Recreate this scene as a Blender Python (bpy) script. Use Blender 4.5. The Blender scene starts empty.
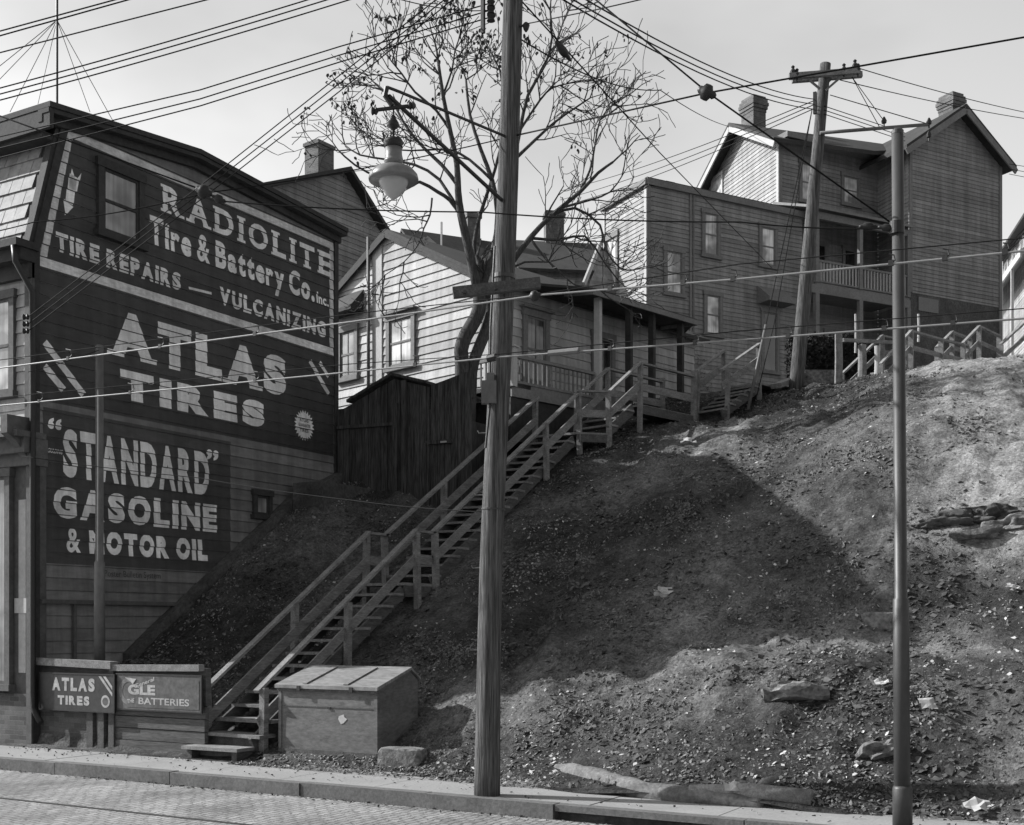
import bpy, bmesh, math, random
from mathutils import Vector, Matrix, noise
random.seed(7)
S = bpy.context.scene
COL = S.collection
H = 2.0; F = 1214.0; CX = 512.0; CY = 625.0
c30, s30 = math.cos(math.radians(30)), math.sin(math.radians(30))
RIGHT = Vector((c30, s30, 0)); FWD = Vector((-s30, c30, 0))
# ---------- survey helpers: camera rays to real positions -------------
def cam(x, d, z): return RIGHT*x + FWD*d + Vector((0, 0, z))
def P(px, py, D): return cam((px-CX)/F*D, D, H+(CY-py)/F*D)
def ray(px): k = (px-CX)/F; return k*c30-s30, k*s30+c30      # dX, dY per metre depth
def PX(px, py, X): D = X/ray(px)[0]; return P(px, py, D)
def PY(px, py, Y): D = Y/ray(px)[1]; return P(px, py, D)
# ---------- materials --------------------------------------------------
def nodes(name):
    m = bpy.data.materials.new(name); m.use_nodes = True
    nt = m.node_tree; b = nt.nodes['Principled BSDF']; return m, nt, b
def rgb(v): return (v, v, v, 1)
def ramp(nt, fac, stops):
    r = nt.nodes.new('ShaderNodeValToRGB'); e = r.color_ramp.elements
    while len(e) < len(stops): e.new(.5)
    for i, (p, v) in enumerate(stops): e[i].position = p; e[i].color = rgb(v)
    nt.links.new(fac, r.inputs[0]); return r.outputs[0]
def noi(nt, vec, scale, detail=4, rough=.6):
    n = nt.nodes.new('ShaderNodeTexNoise'); n.inputs['Scale'].default_value = scale
    n.inputs['Detail'].default_value = detail; n.inputs['Roughness'].default_value = rough
    nt.links.new(vec, n.inputs['Vector']); return n.outputs['Fac']
def mapv(nt, sc, src='pos'):
    if src == 'pos': o = nt.nodes.new('ShaderNodeNewGeometry').outputs['Position']
    else: o = nt.nodes.new('ShaderNodeTexCoord').outputs['Object']
    m = nt.nodes.new('ShaderNodeMapping'); m.inputs['Scale'].default_value = sc
    nt.links.new(o, m.inputs[0]); return m.outputs[0]
def mul(nt, a, b, op='MULTIPLY'):
    m = nt.nodes.new('ShaderNodeMath'); m.operation = op
    for i, v in enumerate((a, b)):
        if isinstance(v, (int, float)): m.inputs[i].default_value = v
        else: nt.links.new(v, m.inputs[i])
    return m.outputs[0]
def mat(name, v0, rough=.8, var=.35, sc=(1, 1, 1), fine=18, big=1.2, bump=.25, bdist=.01, spec=.3, board=None, metal=0, src='pos', peel=None):
    m, nt, b = nodes(name); v = v0*.74
    vec = mapv(nt, sc, src)
    f1 = noi(nt, vec, fine, 5, .65); f2 = noi(nt, vec, big, 3, .6)
    r1 = ramp(nt, f1, [(.3, 1-var), (.7, 1+var)]); r2 = ramp(nt, f2, [(.3, 1-var*.7), (.7, 1+var*.7)])
    col = mul(nt, mul(nt, r1, r2), v)
    if board:
        z = nt.nodes.new('ShaderNodeSeparateXYZ'); nt.links.new(nt.nodes.new('ShaderNodeNewGeometry').outputs['Position'], z.inputs[0])
        fl = mul(nt, mul(nt, z.outputs[2], 1/board), 0, 'FLOOR')
        fl = mul(nt, mul(nt, z.outputs[2], 1/board), 0.0, 'ADD'); fl = mul(nt, fl, 0, 'FLOOR')
        w = nt.nodes.new('ShaderNodeTexWhiteNoise'); w.noise_dimensions = '1D'; nt.links.new(fl, w.inputs['W'])
        col = mul(nt, col, ramp(nt, w.outputs['Value'], [(0, .84), (1, 1.12)]))
        al = mul(nt, mul(nt, mul(nt, z.outputs[0], z.outputs[1], 'ADD'), .29), mul(nt, w.outputs['Value'], 7.0), 'ADD')
        w2 = nt.nodes.new('ShaderNodeTexWhiteNoise'); w2.noise_dimensions = '2D'; cb = nt.nodes.new('ShaderNodeCombineXYZ')
        nt.links.new(mul(nt, al, 0, 'FLOOR'), cb.inputs[0]); nt.links.new(fl, cb.inputs[1]); nt.links.new(cb.outputs[0], w2.inputs['Vector'])
        col = mul(nt, col, ramp(nt, w2.outputs['Value'], [(0, .88), (1, 1.1)]))      # separate board lengths
        col = mul(nt, col, ramp(nt, noi(nt, mapv(nt, (2.2, 2.2, .22)), 1.5, 5, .7), [(.36, .72), (.62, 1.08)]))   # water streaks and soot
    if peel:
        pk = ramp(nt, noi(nt, mapv(nt, peel[1]), 1, 6, .75), [(peel[2], 1.0), (peel[2]+.06, peel[0])])
        col = mul(nt, col, pk)
    nt.links.new(col, b.inputs['Base Color'])
    b.inputs['Roughness'].default_value = rough; b.inputs['Specular IOR Level'].default_value = spec
    b.inputs['Metallic'].default_value = metal
    bp = nt.nodes.new('ShaderNodeBump'); bp.inputs['Strength'].default_value = bump; bp.inputs['Distance'].default_value = bdist
    nt.links.new(f1, bp.inputs['Height']); nt.links.new(bp.outputs[0], b.inputs['Normal'])
    return m
M = {}
WP = .215
M['wall'] = mat('weathered_grey_clapboard_paint', .25, board=WP, var=.22, sc=(1, .25, 1), fine=9, big=.6)
M['wall_dark'] = mat('dark_sign_paint', .072, board=WP, var=.22, sc=(1, .3, 1), fine=10, big=.7, rough=.65)
M['wall_mid'] = mat('grey_sign_ground_paint', .085, board=WP, var=.2, sc=(1, .3, 1), fine=10, big=.7, rough=.7)
M['letter'] = mat('faded_white_lettering', 1.12, var=.12, sc=(1, .4, 1), fine=26, big=3, rough=.7, board=WP)
M['stripe'] = mat('white_border_paint', .85, var=.25, sc=(1, .4, 1), fine=20, big=2, board=WP)
M['trim_dark'] = mat('dark_trim_paint', .055, var=.3, fine=12)
M['trim_mid'] = mat('mid_grey_trim_paint', .13, var=.25, fine=12)
M['roof'] = mat('roofing_felt', .055, var=.3, fine=10)
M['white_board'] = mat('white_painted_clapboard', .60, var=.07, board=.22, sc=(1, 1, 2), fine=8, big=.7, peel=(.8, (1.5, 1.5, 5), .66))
M['sunlit_board'] = mat('sunlit_clapboard', .47, var=.09, board=.15, sc=(1, 1, 2), fine=8, big=.5)  # lighter clapboard copy for sunlit house faces, sunlight put into the colour
M['house_board'] = mat('grey_clapboard', .34, var=.12, board=.16, sc=(1, 1, 2), fine=8, big=.5)  # grey clapboard, also the darker copy on shaded sides of the hilltop houses
M['trim_white'] = mat('white_trim_paint', .55, var=.12, fine=14)
M['trim_grey'] = mat('grey_house_trim', .24, var=.2, fine=14)
M['brick'] = None
M['wood'] = mat('weathered_timber', .27, var=.38, sc=(6, 1, 6), fine=9, big=1.5, bump=.5, rough=.9)
M['wood_dark'] = mat('old_dark_timber', .12, var=.4, sc=(6, 1, 6), fine=9, big=1.5, bump=.5, rough=.9)
M['plank'] = mat('horizontal_plank_timber', .13, var=.4, sc=(.8, 1, 9), fine=9, big=1.4, bump=.6, rough=.9)
M['shed'] = mat('tarred_vertical_boards', .07, var=.75, sc=(7, 7, .6), fine=5, big=1.2, bump=.5, rough=.85)
M['pole'] = mat('creosoted_pole_timber', .12, var=.75, sc=(22, 22, .9), fine=3, big=1.2, bump=1.0, bdist=.02, rough=.9)
M['steel'] = mat('painted_steel_pole', .06, var=.2, sc=(1, 1, .5), fine=14, big=2, rough=.5, spec=.5, bump=.1)
M['steel_pale'] = mat('galvanised_grey_pole', .16, var=.2, sc=(1, 1, .5), fine=14, big=2, rough=.55, spec=.4, bump=.1)
M['iron'] = mat('black_iron', .025, var=.2, rough=.5, spec=.4)
M['wire'] = mat('weathered_wire', .02, var=.1, rough=.8, spec=.1)
M['copper'] = mat('worn_trolley_wire', .28, var=.1, rough=.5, spec=.4, metal=.2)
M['bark'] = mat('tree_bark', .085, var=.5, sc=(6, 6, 1.2), fine=8, big=2, bump=.9, bdist=.02, rough=.9)
M['leaf'] = mat('dry_clinging_leaf', .06, var=.4, fine=20)
M['conc'] = mat('concrete_walk', .36, var=.16, fine=30, big=1.1, bump=.25, rough=.85)
M['kerb'] = mat('kerb_stone', .17, var=.3, fine=25, big=2.5, bump=.5, rough=.9)
M['oldconc'] = mat('stained_concrete', .11, var=.45, fine=14, big=1.6, bump=.6, rough=.9)
M['stone'] = mat('field_stone', .22, var=.55, fine=14, big=4, bump=1.0, bdist=.02, rough=.9)
M['slate'] = mat('grey_shingle', .32, var=.3, fine=6, big=1.2, rough=.7)
M['bin'] = mat('painted_sheet_bin', .17, var=.3, sc=(1, 1, 2.8), fine=9, big=1.8, bump=.25, rough=.65, peel=(.72, (2.5, 2.5, 5), .58))
M['bin_lid'] = mat('worn_bin_lid', .26, var=.35, sc=(1.2, 6, 1), fine=7, big=2, bump=.4, rough=.7)
M['tin'] = mat('enamel_sign_ground', .13, var=.3, fine=12, big=3, rough=.5)
M['tin_dark'] = mat('dark_enamel_sign', .055, var=.25, fine=12, big=3, rough=.45)
M['tin_light'] = mat('pale_enamel_sign', .2, var=.4, fine=12, big=4, rough=.5)
M['signletter'] = mat('enamel_letters', .5, var=.25, fine=30, big=6)
M['clay'] = mat('pale_clay_mound', .20, var=.4, fine=22, big=4, bump=1.0, rough=.95)
M['hedge'] = mat('dark_hedge_leaf', .035, var=.5, fine=14)
M['litter_dark'] = mat('dead_leaf_dark', .09, var=.5, fine=5, big=2)
M['litter_mid'] = mat('dead_leaf_mid', .19, var=.4, fine=5, big=2)
M['litter_light'] = mat('pale_litter', .6, var=.3, fine=5, big=2)
M['opal'] = mat('opal_glass_globe', .55, var=.04, rough=.25, spec=.5, bump=0)
M['enamel'] = mat('lamp_enamel', .22, var=.15, rough=.4, spec=.5, bump=.05)
def brickmat(name, v, vm, sx, sy, rough=.85, vert=True, bump=.6, var=.5):
    m, nt, b = nodes(name)
    o = nt.nodes.new('ShaderNodeNewGeometry').outputs['Position']
    sep = nt.nodes.new('ShaderNodeSeparateXYZ'); nt.links.new(o, sep.inputs[0])
    cmb = nt.nodes.new('ShaderNodeCombineXYZ')
    if vert:
        nt.links.new(mul(nt, sep.outputs[0], sep.outputs[1], 'ADD'), cmb.inputs[0]); nt.links.new(sep.outputs[2], cmb.inputs[1])
    else:
        wob = mul(nt, mul(nt, noi(nt, o, 1.6, 5, .7), .22), sep.outputs[1], 'ADD')
        wx = mul(nt, mul(nt, noi(nt, mapv(nt, (1, 1.3, 1)), 2.1, 4, .7), .20), sep.outputs[0], 'ADD'); nt.links.new(wx, cmb.inputs[1]); nt.links.new(wob, cmb.inputs[0])
    t = nt.nodes.new('ShaderNodeTexBrick'); nt.links.new(cmb.outputs[0], t.inputs['Vector'])
    t.inputs['Scale'].default_value = 1; t.inputs['Brick Width'].default_value = sx; t.inputs['Row Height'].default_value = sy
    t.inputs['Mortar Size'].default_value = .006 if vert else .014; t.inputs['Mortar Smooth'].default_value = .4
    t.inputs['Color1'].default_value = rgb(v*(1-var)); t.inputs['Color2'].default_value = rgb(v*(1+var)); t.inputs['Mortar'].default_value = rgb(vm)
    big = ramp(nt, noi(nt, o, .9, 6, .7), [(.32, .5), (.66, 1.3)]); fn = noi(nt, o, 40, 4)
    col = mul(nt, mul(nt, t.outputs['Color'], big), ramp(nt, fn, [(.25, .75), (.75, 1.25)]))
    nt.links.new(col, b.inputs['Base Color']); b.inputs['Roughness'].default_value = rough
    bp = nt.nodes.new('ShaderNodeBump'); bp.inputs['Strength'].default_value = bump; bp.inputs['Distance'].default_value = .012
    h = mul(nt, mul(nt, t.outputs['Fac'], -1.0), mul(nt, fn, .6), 'ADD')
    nt.links.new(h, bp.inputs['Height']); nt.links.new(bp.outputs[0], b.inputs['Normal'])
    return m
M['brick'] = brickmat('chimney_brick', .12, .2, .22, .075, var=.25)
M['base_brick'] = brickmat('rough_foundation_brick', .075, .1, .24, .08, var=.4)
M['setts'] = brickmat('paving_blocks', .25, .10, .21, .10, vert=False, var=.16)
def glass(name, v, rough=.08):
    m, nt, b = nodes(name)
    f = noi(nt, mapv(nt, (1, 1, 1)), 1.3, 2); f2 = noi(nt, mapv(nt, (14, 14, .4)), 1, 3)
    nt.links.new(mul(nt, ramp(nt, f, [(.38, v*.35), (.6, v*1.4)]), ramp(nt, f2, [(.3, .6), (.7, 1.2)])), b.inputs['Base Color'])
    wb = nt.nodes.new('ShaderNodeBump'); wb.inputs['Strength'].default_value = .12; wb.inputs['Distance'].default_value = .01
    nt.links.new(noi(nt, mapv(nt, (1, 1, 1)), 3.5, 1), wb.inputs['Height']); nt.links.new(wb.outputs[0], b.inputs['Normal'])
    b.inputs['Roughness'].default_value = rough; b.inputs['Specular IOR Level'].default_value = .9
    return m
M['pane_curtain'] = glass('window_glass_over_pale_curtain', .55)
M['pane_grey'] = glass('window_glass_over_grey_blind', .2)
M['pane_dark'] = glass('dark_window_glass', .03)
def soil():
    m, nt, b = nodes('cinder_and_clay_soil')
    o = nt.nodes.new('ShaderNodeNewGeometry').outputs['Position']
    n1 = noi(nt, o, .33, 5, .6); n2 = noi(nt, o, 3.2, 6, .7); n3 = noi(nt, o, 22, 5, .75)
    n4 = noi(nt, mapv(nt, (5, 1.6, 5)), 1.7, 5, .7)
    at = nt.nodes.new('ShaderNodeAttribute'); at.attribute_name = 'clay'
    base = ramp(nt, mul(nt, mul(nt, n1, .5), mul(nt, at.outputs['Fac'], .5), 'ADD'), [(.26, .043), (.72, .24)])
    col = mul(nt, base, ramp(nt, n2, [(.3, .5), (.72, 1.45)])); col = mul(nt, col, ramp(nt, n3, [(.32, .45), (.68, 1.7)]))
    col = mul(nt, col, ramp(nt, n4, [(.35, .75), (.65, 1.2)]))
    nt.links.new(col, b.inputs['Base Color']); b.inputs['Roughness'].default_value = .97; b.inputs['Specular IOR Level'].default_value = .1
    h = mul(nt, mul(nt, n3, .5), mul(nt, n2, 1.2), 'ADD')
    bp = nt.nodes.new('ShaderNodeBump'); bp.inputs['Strength'].default_value = .9; bp.inputs['Distance'].default_value = .06
    nt.links.new(h, bp.inputs['Height']); nt.links.new(bp.outputs[0], b.inputs['Normal']); return m
M['soil'] = soil()
# ---------- mesh builder ------------------------------------------------
def tag(o, label=None, cat=None, group=None, kind=None):
    for k, v in (('label', label), ('category', cat), ('group', group), ('kind', kind)):
        if v: o[k] = v
    return o
ORG = {}
def thing(name, label, cat, loc, group=None):
    o = bpy.data.objects.new(name, None); COL.objects.link(o); o.location = loc; o.empty_display_size = .2
    ORG[o.name] = Vector(loc); return tag(o, label, cat, group)
class MB:
    def __init__(s): s.v = []; s.f = []
    def poly(s, pts):
        n = len(s.v); s.v += [Vector(p) for p in pts]; s.f.append(tuple(range(n, n+len(pts)))); return s
    def box8(s, p):
        n = len(s.v); s.v += [Vector(q) for q in p]
        s.f += [tuple(n+i for i in f) for f in ((0, 3, 2, 1), (4, 5, 6, 7), (0, 1, 5, 4), (1, 2, 6, 5), (2, 3, 7, 6), (3, 0, 4, 7))]; return s
    def obox(s, o, u, v, w, a0, a1, b0, b1, c0, c1):
        q = lambda a, b, c: o+u*a+v*b+w*c
        return s.box8([q(a0, b0, c0), q(a1, b0, c0), q(a1, b1, c0), q(a0, b1, c0), q(a0, b0, c1), q(a1, b0, c1), q(a1, b1, c1), q(a0, b1, c1)])
    def box(s, x0, x1, y0, y1, z0, z1):
        return s.obox(Vector((0, 0, 0)), Vector((1, 0, 0)), Vector((0, 1, 0)), Vector((0, 0, 1)), x0, x1, y0, y1, z0, z1)
    def beam(s, p, q, w, h, up=Vector((0, 0, 1)), ext=0):
        p = Vector(p); q = Vector(q); d = (q-p).normalized(); p = p-d*ext; q = q+d*ext
        if abs(d.dot(up)) > .95: up = Vector((0, 1, 0))
        a = d.cross(up).normalized(); b = a.cross(d)
        L = (q-p).length
        return s.obox(p, d, a, b, 0, L, -w/2, w/2, -h/2, h/2)
    def tube(s, pts, rs, n=8, cap=True):
        pts = [Vector(p) for p in pts]
        if isinstance(rs, (int, float)): rs = [rs]*len(pts)
        base = len(s.v); a = None
        for i, p in enumerate(pts):
            d = (pts[min(i+1, len(pts)-1)]-pts[max(i-1, 0)])
            d = d.normalized() if d.length > 1e-9 else Vector((0, 0, 1))
            if a is None: a = d.orthogonal().normalized()
            a = (a-d*a.dot(d)); a = a.normalized() if a.length > 1e-6 else d.orthogonal().normalized()
            b = d.cross(a)
            for k in range(n):
                t = 2*math.pi*k/n; s.v.append(p+(a*math.cos(t)+b*math.sin(t))*rs[i])
        for i in range(len(pts)-1):
            for k in range(n):
                k2 = (k+1) % n; s.f.append((base+i*n+k, base+i*n+k2, base+(i+1)*n+k2, base+(i+1)*n+k))
        if cap:
            s.f.append(tuple(base+k for k in reversed(range(n)))); e = base+(len(pts)-1)*n; s.f.append(tuple(e+k for k in range(n)))
        return s
    def lathe(s, o, prof, n=20, axis=None):
        return s.tube([Vector(o)+(axis or Vector((0, 0, 1)))*z for r, z in prof], [max(r, .001) for r, z in prof], n)
    def prism(s, pts, off):
        n = len(s.v); k = len(pts); off = Vector(off)
        s.v += [Vector(p) for p in pts]+[Vector(p)+off for p in pts]
        s.f.append(tuple(range(n, n+k))); s.f.append(tuple(reversed(range(n+k, n+2*k))))
        for i in range(k): j = (i+1) % k; s.f.append((n+i, n+k+i, n+k+j, n+j))
        return s
    def split(s, name, m, parent):
        par = list(range(len(s.v)))
        def find(i):
            while par[i] != i: par[i] = par[par[i]]; i = par[i]
            return i
        for f in s.f:
            for q in f[1:]: par[find(q)] = find(f[0])
        comps = {}
        for f in s.f: comps.setdefault(find(f[0]), []).append(f)
        for fs in comps.values():
            m2 = MB(); ids = sorted({i for f in fs for i in f}); mp = {i: k for k, i in enumerate(ids)}
            m2.v = [s.v[i] for i in ids]; m2.f = [tuple(mp[i] for i in f) for f in fs]; m2.build(name, m, parent)
    def build(s, name, m, parent=None, smooth=False, fixn=True):
        me = bpy.data.meshes.new(name)
        if parent is not None: org = ORG[parent.name]
        else:
            xs = [v.x for v in s.v]; ys = [v.y for v in s.v]
            org = Vector(((min(xs)+max(xs))/2, (min(ys)+max(ys))/2, min(v.z for v in s.v)))
        me.from_pydata([v-org for v in s.v], [], s.f); me.update()
        if fixn:
            bm = bmesh.new(); bm.from_mesh(me); bmesh.ops.recalc_face_normals(bm, faces=bm.faces); bm.to_mesh(me); bm.free()
        if smooth:
            for p in me.polygons: p.use_smooth = len(p.vertices) == 4
        me.materials.append(M[m] if isinstance(m, str) else m)
        o = bpy.data.objects.new(name, me); COL.objects.link(o)
        if parent is not None:
            o.parent = parent; ORG[o.name] = org
            if parent.type == 'EMPTY': pass
        else:
            o.location = org; ORG[o.name] = org
        return o
# ---------- lap siding --------------------------------------------------
def clip(poly, a, lo, keep_above):
    out = []
    for i in range(len(poly)):
        p, q = poly[i], poly[(i+1) % len(poly)]
        dp = (p[a]-lo) if keep_above else (lo-p[a]); dq = (q[a]-lo) if keep_above else (lo-q[a])
        if dp >= 0: out.append(p)
        if (dp > 0 > dq) or (dp < 0 < dq):
            t = dp/(dp-dq); out.append((p[0]+(q[0]-p[0])*t, p[1]+(q[1]-p[1])*t))
    return out
def lap_faces(mb, polys, o, u, n, pitch, lap, eps=0, under=True):
    """polys in (s,z) convex, cut along the boards of a clapboard wall and laid on their slope"""
    up = Vector((0, 0, 1))
    for poly in polys:
        z0 = min(p[1] for p in poly); z1 = max(p[1] for p in poly)
        k = math.floor(z0/pitch)
        while k*pitch < z1:
            a, b = k*pitch, (k+1)*pitch; k += 1
            q = clip(clip(poly, 1, a+.012, True), 1, b, False)
            if len(q) < 3: continue
            area = abs(sum(q[i][0]*q[(i+1) % len(q)][1]-q[(i+1) % len(q)][0]*q[i][1] for i in range(len(q))))/2
            if area < 1e-7: continue
            mb.poly([o+u*s+up*z+n*(lap*(1-(z-a)/pitch)+eps) for s, z in q])
            if under:
                a0 = a; a = a+.012
                q2 = clip(clip(poly, 1, a0-.001, True), 1, a+.001, False)
                if len(q2) > 2: mb.poly([o+u*s+up*z-n*.008 for s, z in q2])
                lowp = [p for p in q if abs(p[1]-a) < 1e-6]
                if len(lowp) >= 2:
                    s0 = min(p[0] for p in lowp); s1 = max(p[0] for p in lowp)
                    mb.poly([o+u*s0+up*a+n*lap, o+u*s1+up*a+n*lap, o+u*s1+up*a-n*.008, o+u*s0+up*a-n*.008])
class Wall:
    """a plane wall through o, horizontal direction u, outward normal n; coordinates (s, z)"""
    def __init__(w, o, u, n, pitch=.15, lap=.022):
        w.o = Vector((o[0], o[1], 0)); w.u = Vector(u).normalized(); w.n = Vector(n).normalized(); w.pitch = pitch; w.lap = lap
    def at(w, px, py):
        a, b = ray(px); d = Vector((a, b, 0)); D = w.o.dot(w.n)/d.dot(w.n); p = P(px, py, D)
        return ((p-w.o).dot(w.u), p.z)
    def p(w, s, z, e=0): return w.o+w.u*s+Vector((0, 0, z))+w.n*e
    def siding(w, polys, m, parent, name='clapboard_wall'):
        mb = MB(); lap_faces(mb, polys, w.o, w.u, w.n, w.pitch, w.lap)
        return mb.build(name, m, parent, fixn=False)
    def paint(w, polys, m, parent, name, eps=.002):
        mb = MB(); lap_faces(mb, polys, w.o, w.u, w.n, w.pitch, w.lap, eps, False)
        return mb.build(name, m, parent, fixn=False)
    def bar(w, mb, s0, s1, z0, z1, e0, e1): return mb.obox(w.o, w.u, w.n, Vector((0, 0, 1)), s0, s1, e0, e1, z0, z1)
    def slab(w, mb, poly, e0, e1): return mb.prism([w.p(s, z, e0) for s, z in poly], w.n*(e1-e0))
    def window(w, parent, s0, s1, z0, z1, frame='trim_grey', pane='pane_grey', fw=.1, name='window', mid=True, vert=False, hood=False):
        fr = MB(); L = w.lap
        w.bar(fr, s0-fw, s0, z0-fw*.3, z1+.002, -.02, L+.05); w.bar(fr, s1, s1+fw, z0-fw*.3, z1+.002, -.02, L+.05)
        w.bar(fr, s0-fw-.03, s1+fw+.03, z1, z1+fw*1.2, -.02, L+.065)
        w.bar(fr, s0-fw-.05, s1+fw+.05, z0-fw*.9, z0-.001, -.02, L+.10)
        if hood: w.bar(fr, s0-fw-.08, s1+fw+.08, z1+fw*1.2, z1+fw*1.2+.05, -.02, L+.16)
        f = fr.build(name, frame, parent)
        sa = MB(); t = .045; e0, e1 = L-.004, L+.022
        w.bar(sa, s0, s0+t, z0, z1, e0, e1); w.bar(sa, s1-t, s1, z0, z1, e0, e1)
        w.bar(sa, s0+t, s1-t, z0, z0+t*1.3, e0, e1); w.bar(sa, s0+t, s1-t, z1-t, z1, e0, e1)
        zm = (z0+z1)/2
        if mid: w.bar(sa, s0+t, s1-t, zm-.025, zm+.025, e0, e1+.006)
        if vert: sm = (s0+s1)/2; w.bar(sa, sm-.015, sm+.015, z0+t*1.3, zm-.025, e0, e1-.006); w.bar(sa, sm-.015, sm+.015, zm+.025, z1-t, e0, e1-.006)
        sa.build('sash', frame, f)
        g = MB(); w.bar(g, s0+.005, s1-.005, z0+.005, z1-.005, L-.012, L+.004); g.build('pane', pane, f)
        return f
# lettering ---------------------------------------------------------------
def text_tris(txt, bold=.03, spacing=1.0):
    cu = bpy.data.curves.new('t', 'FONT'); cu.body = txt; cu.offset = bold; cu.resolution_u = 4; cu.space_character = spacing
    o = bpy.data.objects.new('t', cu); COL.objects.link(o); bpy.context.view_layer.update()
    me = bpy.data.meshes.new_from_object(o.evaluated_get(bpy.context.evaluated_depsgraph_get()))
    me.calc_loop_triangles(); tr = [[(me.vertices[i].co.x, me.vertices[i].co.y) for i in t.vertices] for t in me.loop_triangles]
    bpy.data.objects.remove(o); bpy.data.curves.remove(cu); bpy.data.meshes.remove(me); return tr
def layout(txt, bold, gap, space=.35, serif=None):
    out = []; x = 0; ser = []
    for ch in txt:
        if ch == ' ': x += space; continue
        t = text_tris(ch, bold if ch != '&' else min(bold, .025)); xs = [p[0] for q in t for p in q]; ys = [p[1] for q in t for p in q]
        x0, x1, y0, y1 = min(xs), max(xs), min(ys), max(ys); caps = ch.isupper() or ch == '&'
        fy = (lambda y: (y-y0)/(y1-y0)*.8) if caps else (lambda y: y+bold)
        wsc = (.62/(x1-x0))*.35+.65 if caps and ch != 'I' else 1
        out += [[(x+(p[0]-x0)*wsc, fy(p[1])) for p in q] for q in t]; w = (x1-x0)*wsc
        if serif and ch in serif:
            for (a, b, top) in serif[ch]:
                ya, yb = (.8-.085, .8) if top else (0, .085)
                ser.append([(x+a*w-.07, ya), (x+b*w+.07, ya), (x+b*w+.07, yb), (x+a*w-.07, yb)])
        x += w+gap
    return out, ser
def fit(tris, s0, s1, z0, z1, shear=0):
    xs = [p[0] for t in tris for p in t]; ys = [p[1] for t in tris for p in t]
    x0, x1, y0, y1 = min(xs), max(xs), min(ys), max(ys)
    return [[(s0+(x-x0)/(x1-x0)*(s1-s0), z0+(y-y0)/(y1-y0)*(z1-z0)+shear*((x-x0)/(x1-x0))) for x, y in t] for t in tris]
# =====================================================================
# GROUND
def lerp_table(T, y):
    if y <= T[0][0]: return T[0][1]
    for (a, za), (b, zb) in zip(T, T[1:]):
        if y <= b:
            t = (y-a)/(b-a); return za+(zb-za)*t
    return T[-1][1]
TR = [(13.45, 0), (13.9, .14), (15.8, 1.2), (17.8, 2.3), (20, 3.5), (22.8, 5.1), (24.2, 5.78), (26, 6.55), (28, 7.2), (29.5, 7.8), (31, 8.25), (33, 8.6), (40, 9.3), (60, 12), (120, 22)]
TT = [(12.95, 0), (13.3, .18), (13.7, .42), (14.5, .85), (15.3, 1.25), (16.2, 1.58), (17.0, 1.72), (18, 2.15), (19.5, 3.15), (22, 4.95), (24, 6.0), (26, 6.85), (28, 7.5), (29.5, 7.95), (31, 8.35), (33, 8.6), (40, 9.3), (60, 12), (120, 22)]
TL = [(13.6, 0), (13.75, 1.15), (15.4, 1.37), (20, 4.55), (21.6, 5.2), (24, 5.8), (28, 7.2), (33, 8.6), (40, 9.3), (60, 12), (120, 22)]
def ss(a, b, x): t = max(0, min(1, (x-a)/(b-a))); return t*t*(3-2*t)
def hill(x, y, rough=True):
    wr = ss(-8.2, -4.6, x)
    z = lerp_table(TR, y)*(1-wr)+lerp_table(TT, y+.25*math.sin(x*.9))*wr
    wl = 1-ss(-16.2, -13.75, x)
    if wl > 0: z = z*(1-wl)+lerp_table(TL, y)*wl
    if x < -17.3 and y < 22: z = min(z, 0.0) if y < 14 else z
    if rough and y > 13.2:
        k = min(1, (y-13.2)/1.2)
        near = 1-ss(34, 40, y)
        q = Vector((x, y, 0))
        far_st = ss(.6, 1.6, min(abs(x+12.49), abs(x+13.43)))*.75+.25
        z += k*far_st*((.22-.12*ss(25, 30, y)-.12*(1-ss(16, 18.5, y)))*noise.fractal(q*.42, 1, 2, 3)+.10*noise.fractal(q*1.5+Vector((9, 3, 0)), 1, 2, 3)*near)
        z += k*near*.036*noise.fractal(Vector((x*5, y*3.2, 4)), .8, 2, 3)
        g = noise.noise(Vector((x*1.1+y*.35, y*.12, 8)))      # gullies running down the slope
        z -= k*near*.30*max(0, g-.12)*far_st
        z -= .42*math.exp(-((x+10.1)**2/.9+(y-28.4)**2/3.0))
        z += k*.10*math.exp(-((x+3.2)**2/5+(y-25.5)**2/6))+k*.25*math.exp(-((x+1.0)**2/3+(y-21)**2/3))
    return z
def clayv(x, y):
    n = noise.fractal(Vector((x*.35+5, y*.35, 2)), 1, 2, 4)
    a = .16+.80*ss(-6.2, -3.0, x+(y-22)*.22)*ss(18.3, 20.2, y)+.45*n
    a += .45*math.exp(-((y-16.7+.08*x)**2)/.16)*ss(-8, -5, x)          # worn footpath across the slope
    a += .5*math.exp(-((x+8.2+(y-24)*.55)**2)/.10)*ss(22.5, 24, y)*(1-ss(28, 29.5, y))
    return max(0, min(1, a))
def axis(segs):
    out = [segs[0][0]]
    for a, b, st in segs:
        n = max(1, round((b-a)/st)); out += [a+(b-a)*(i+1)/n for i in range(n)]
    return out
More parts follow.
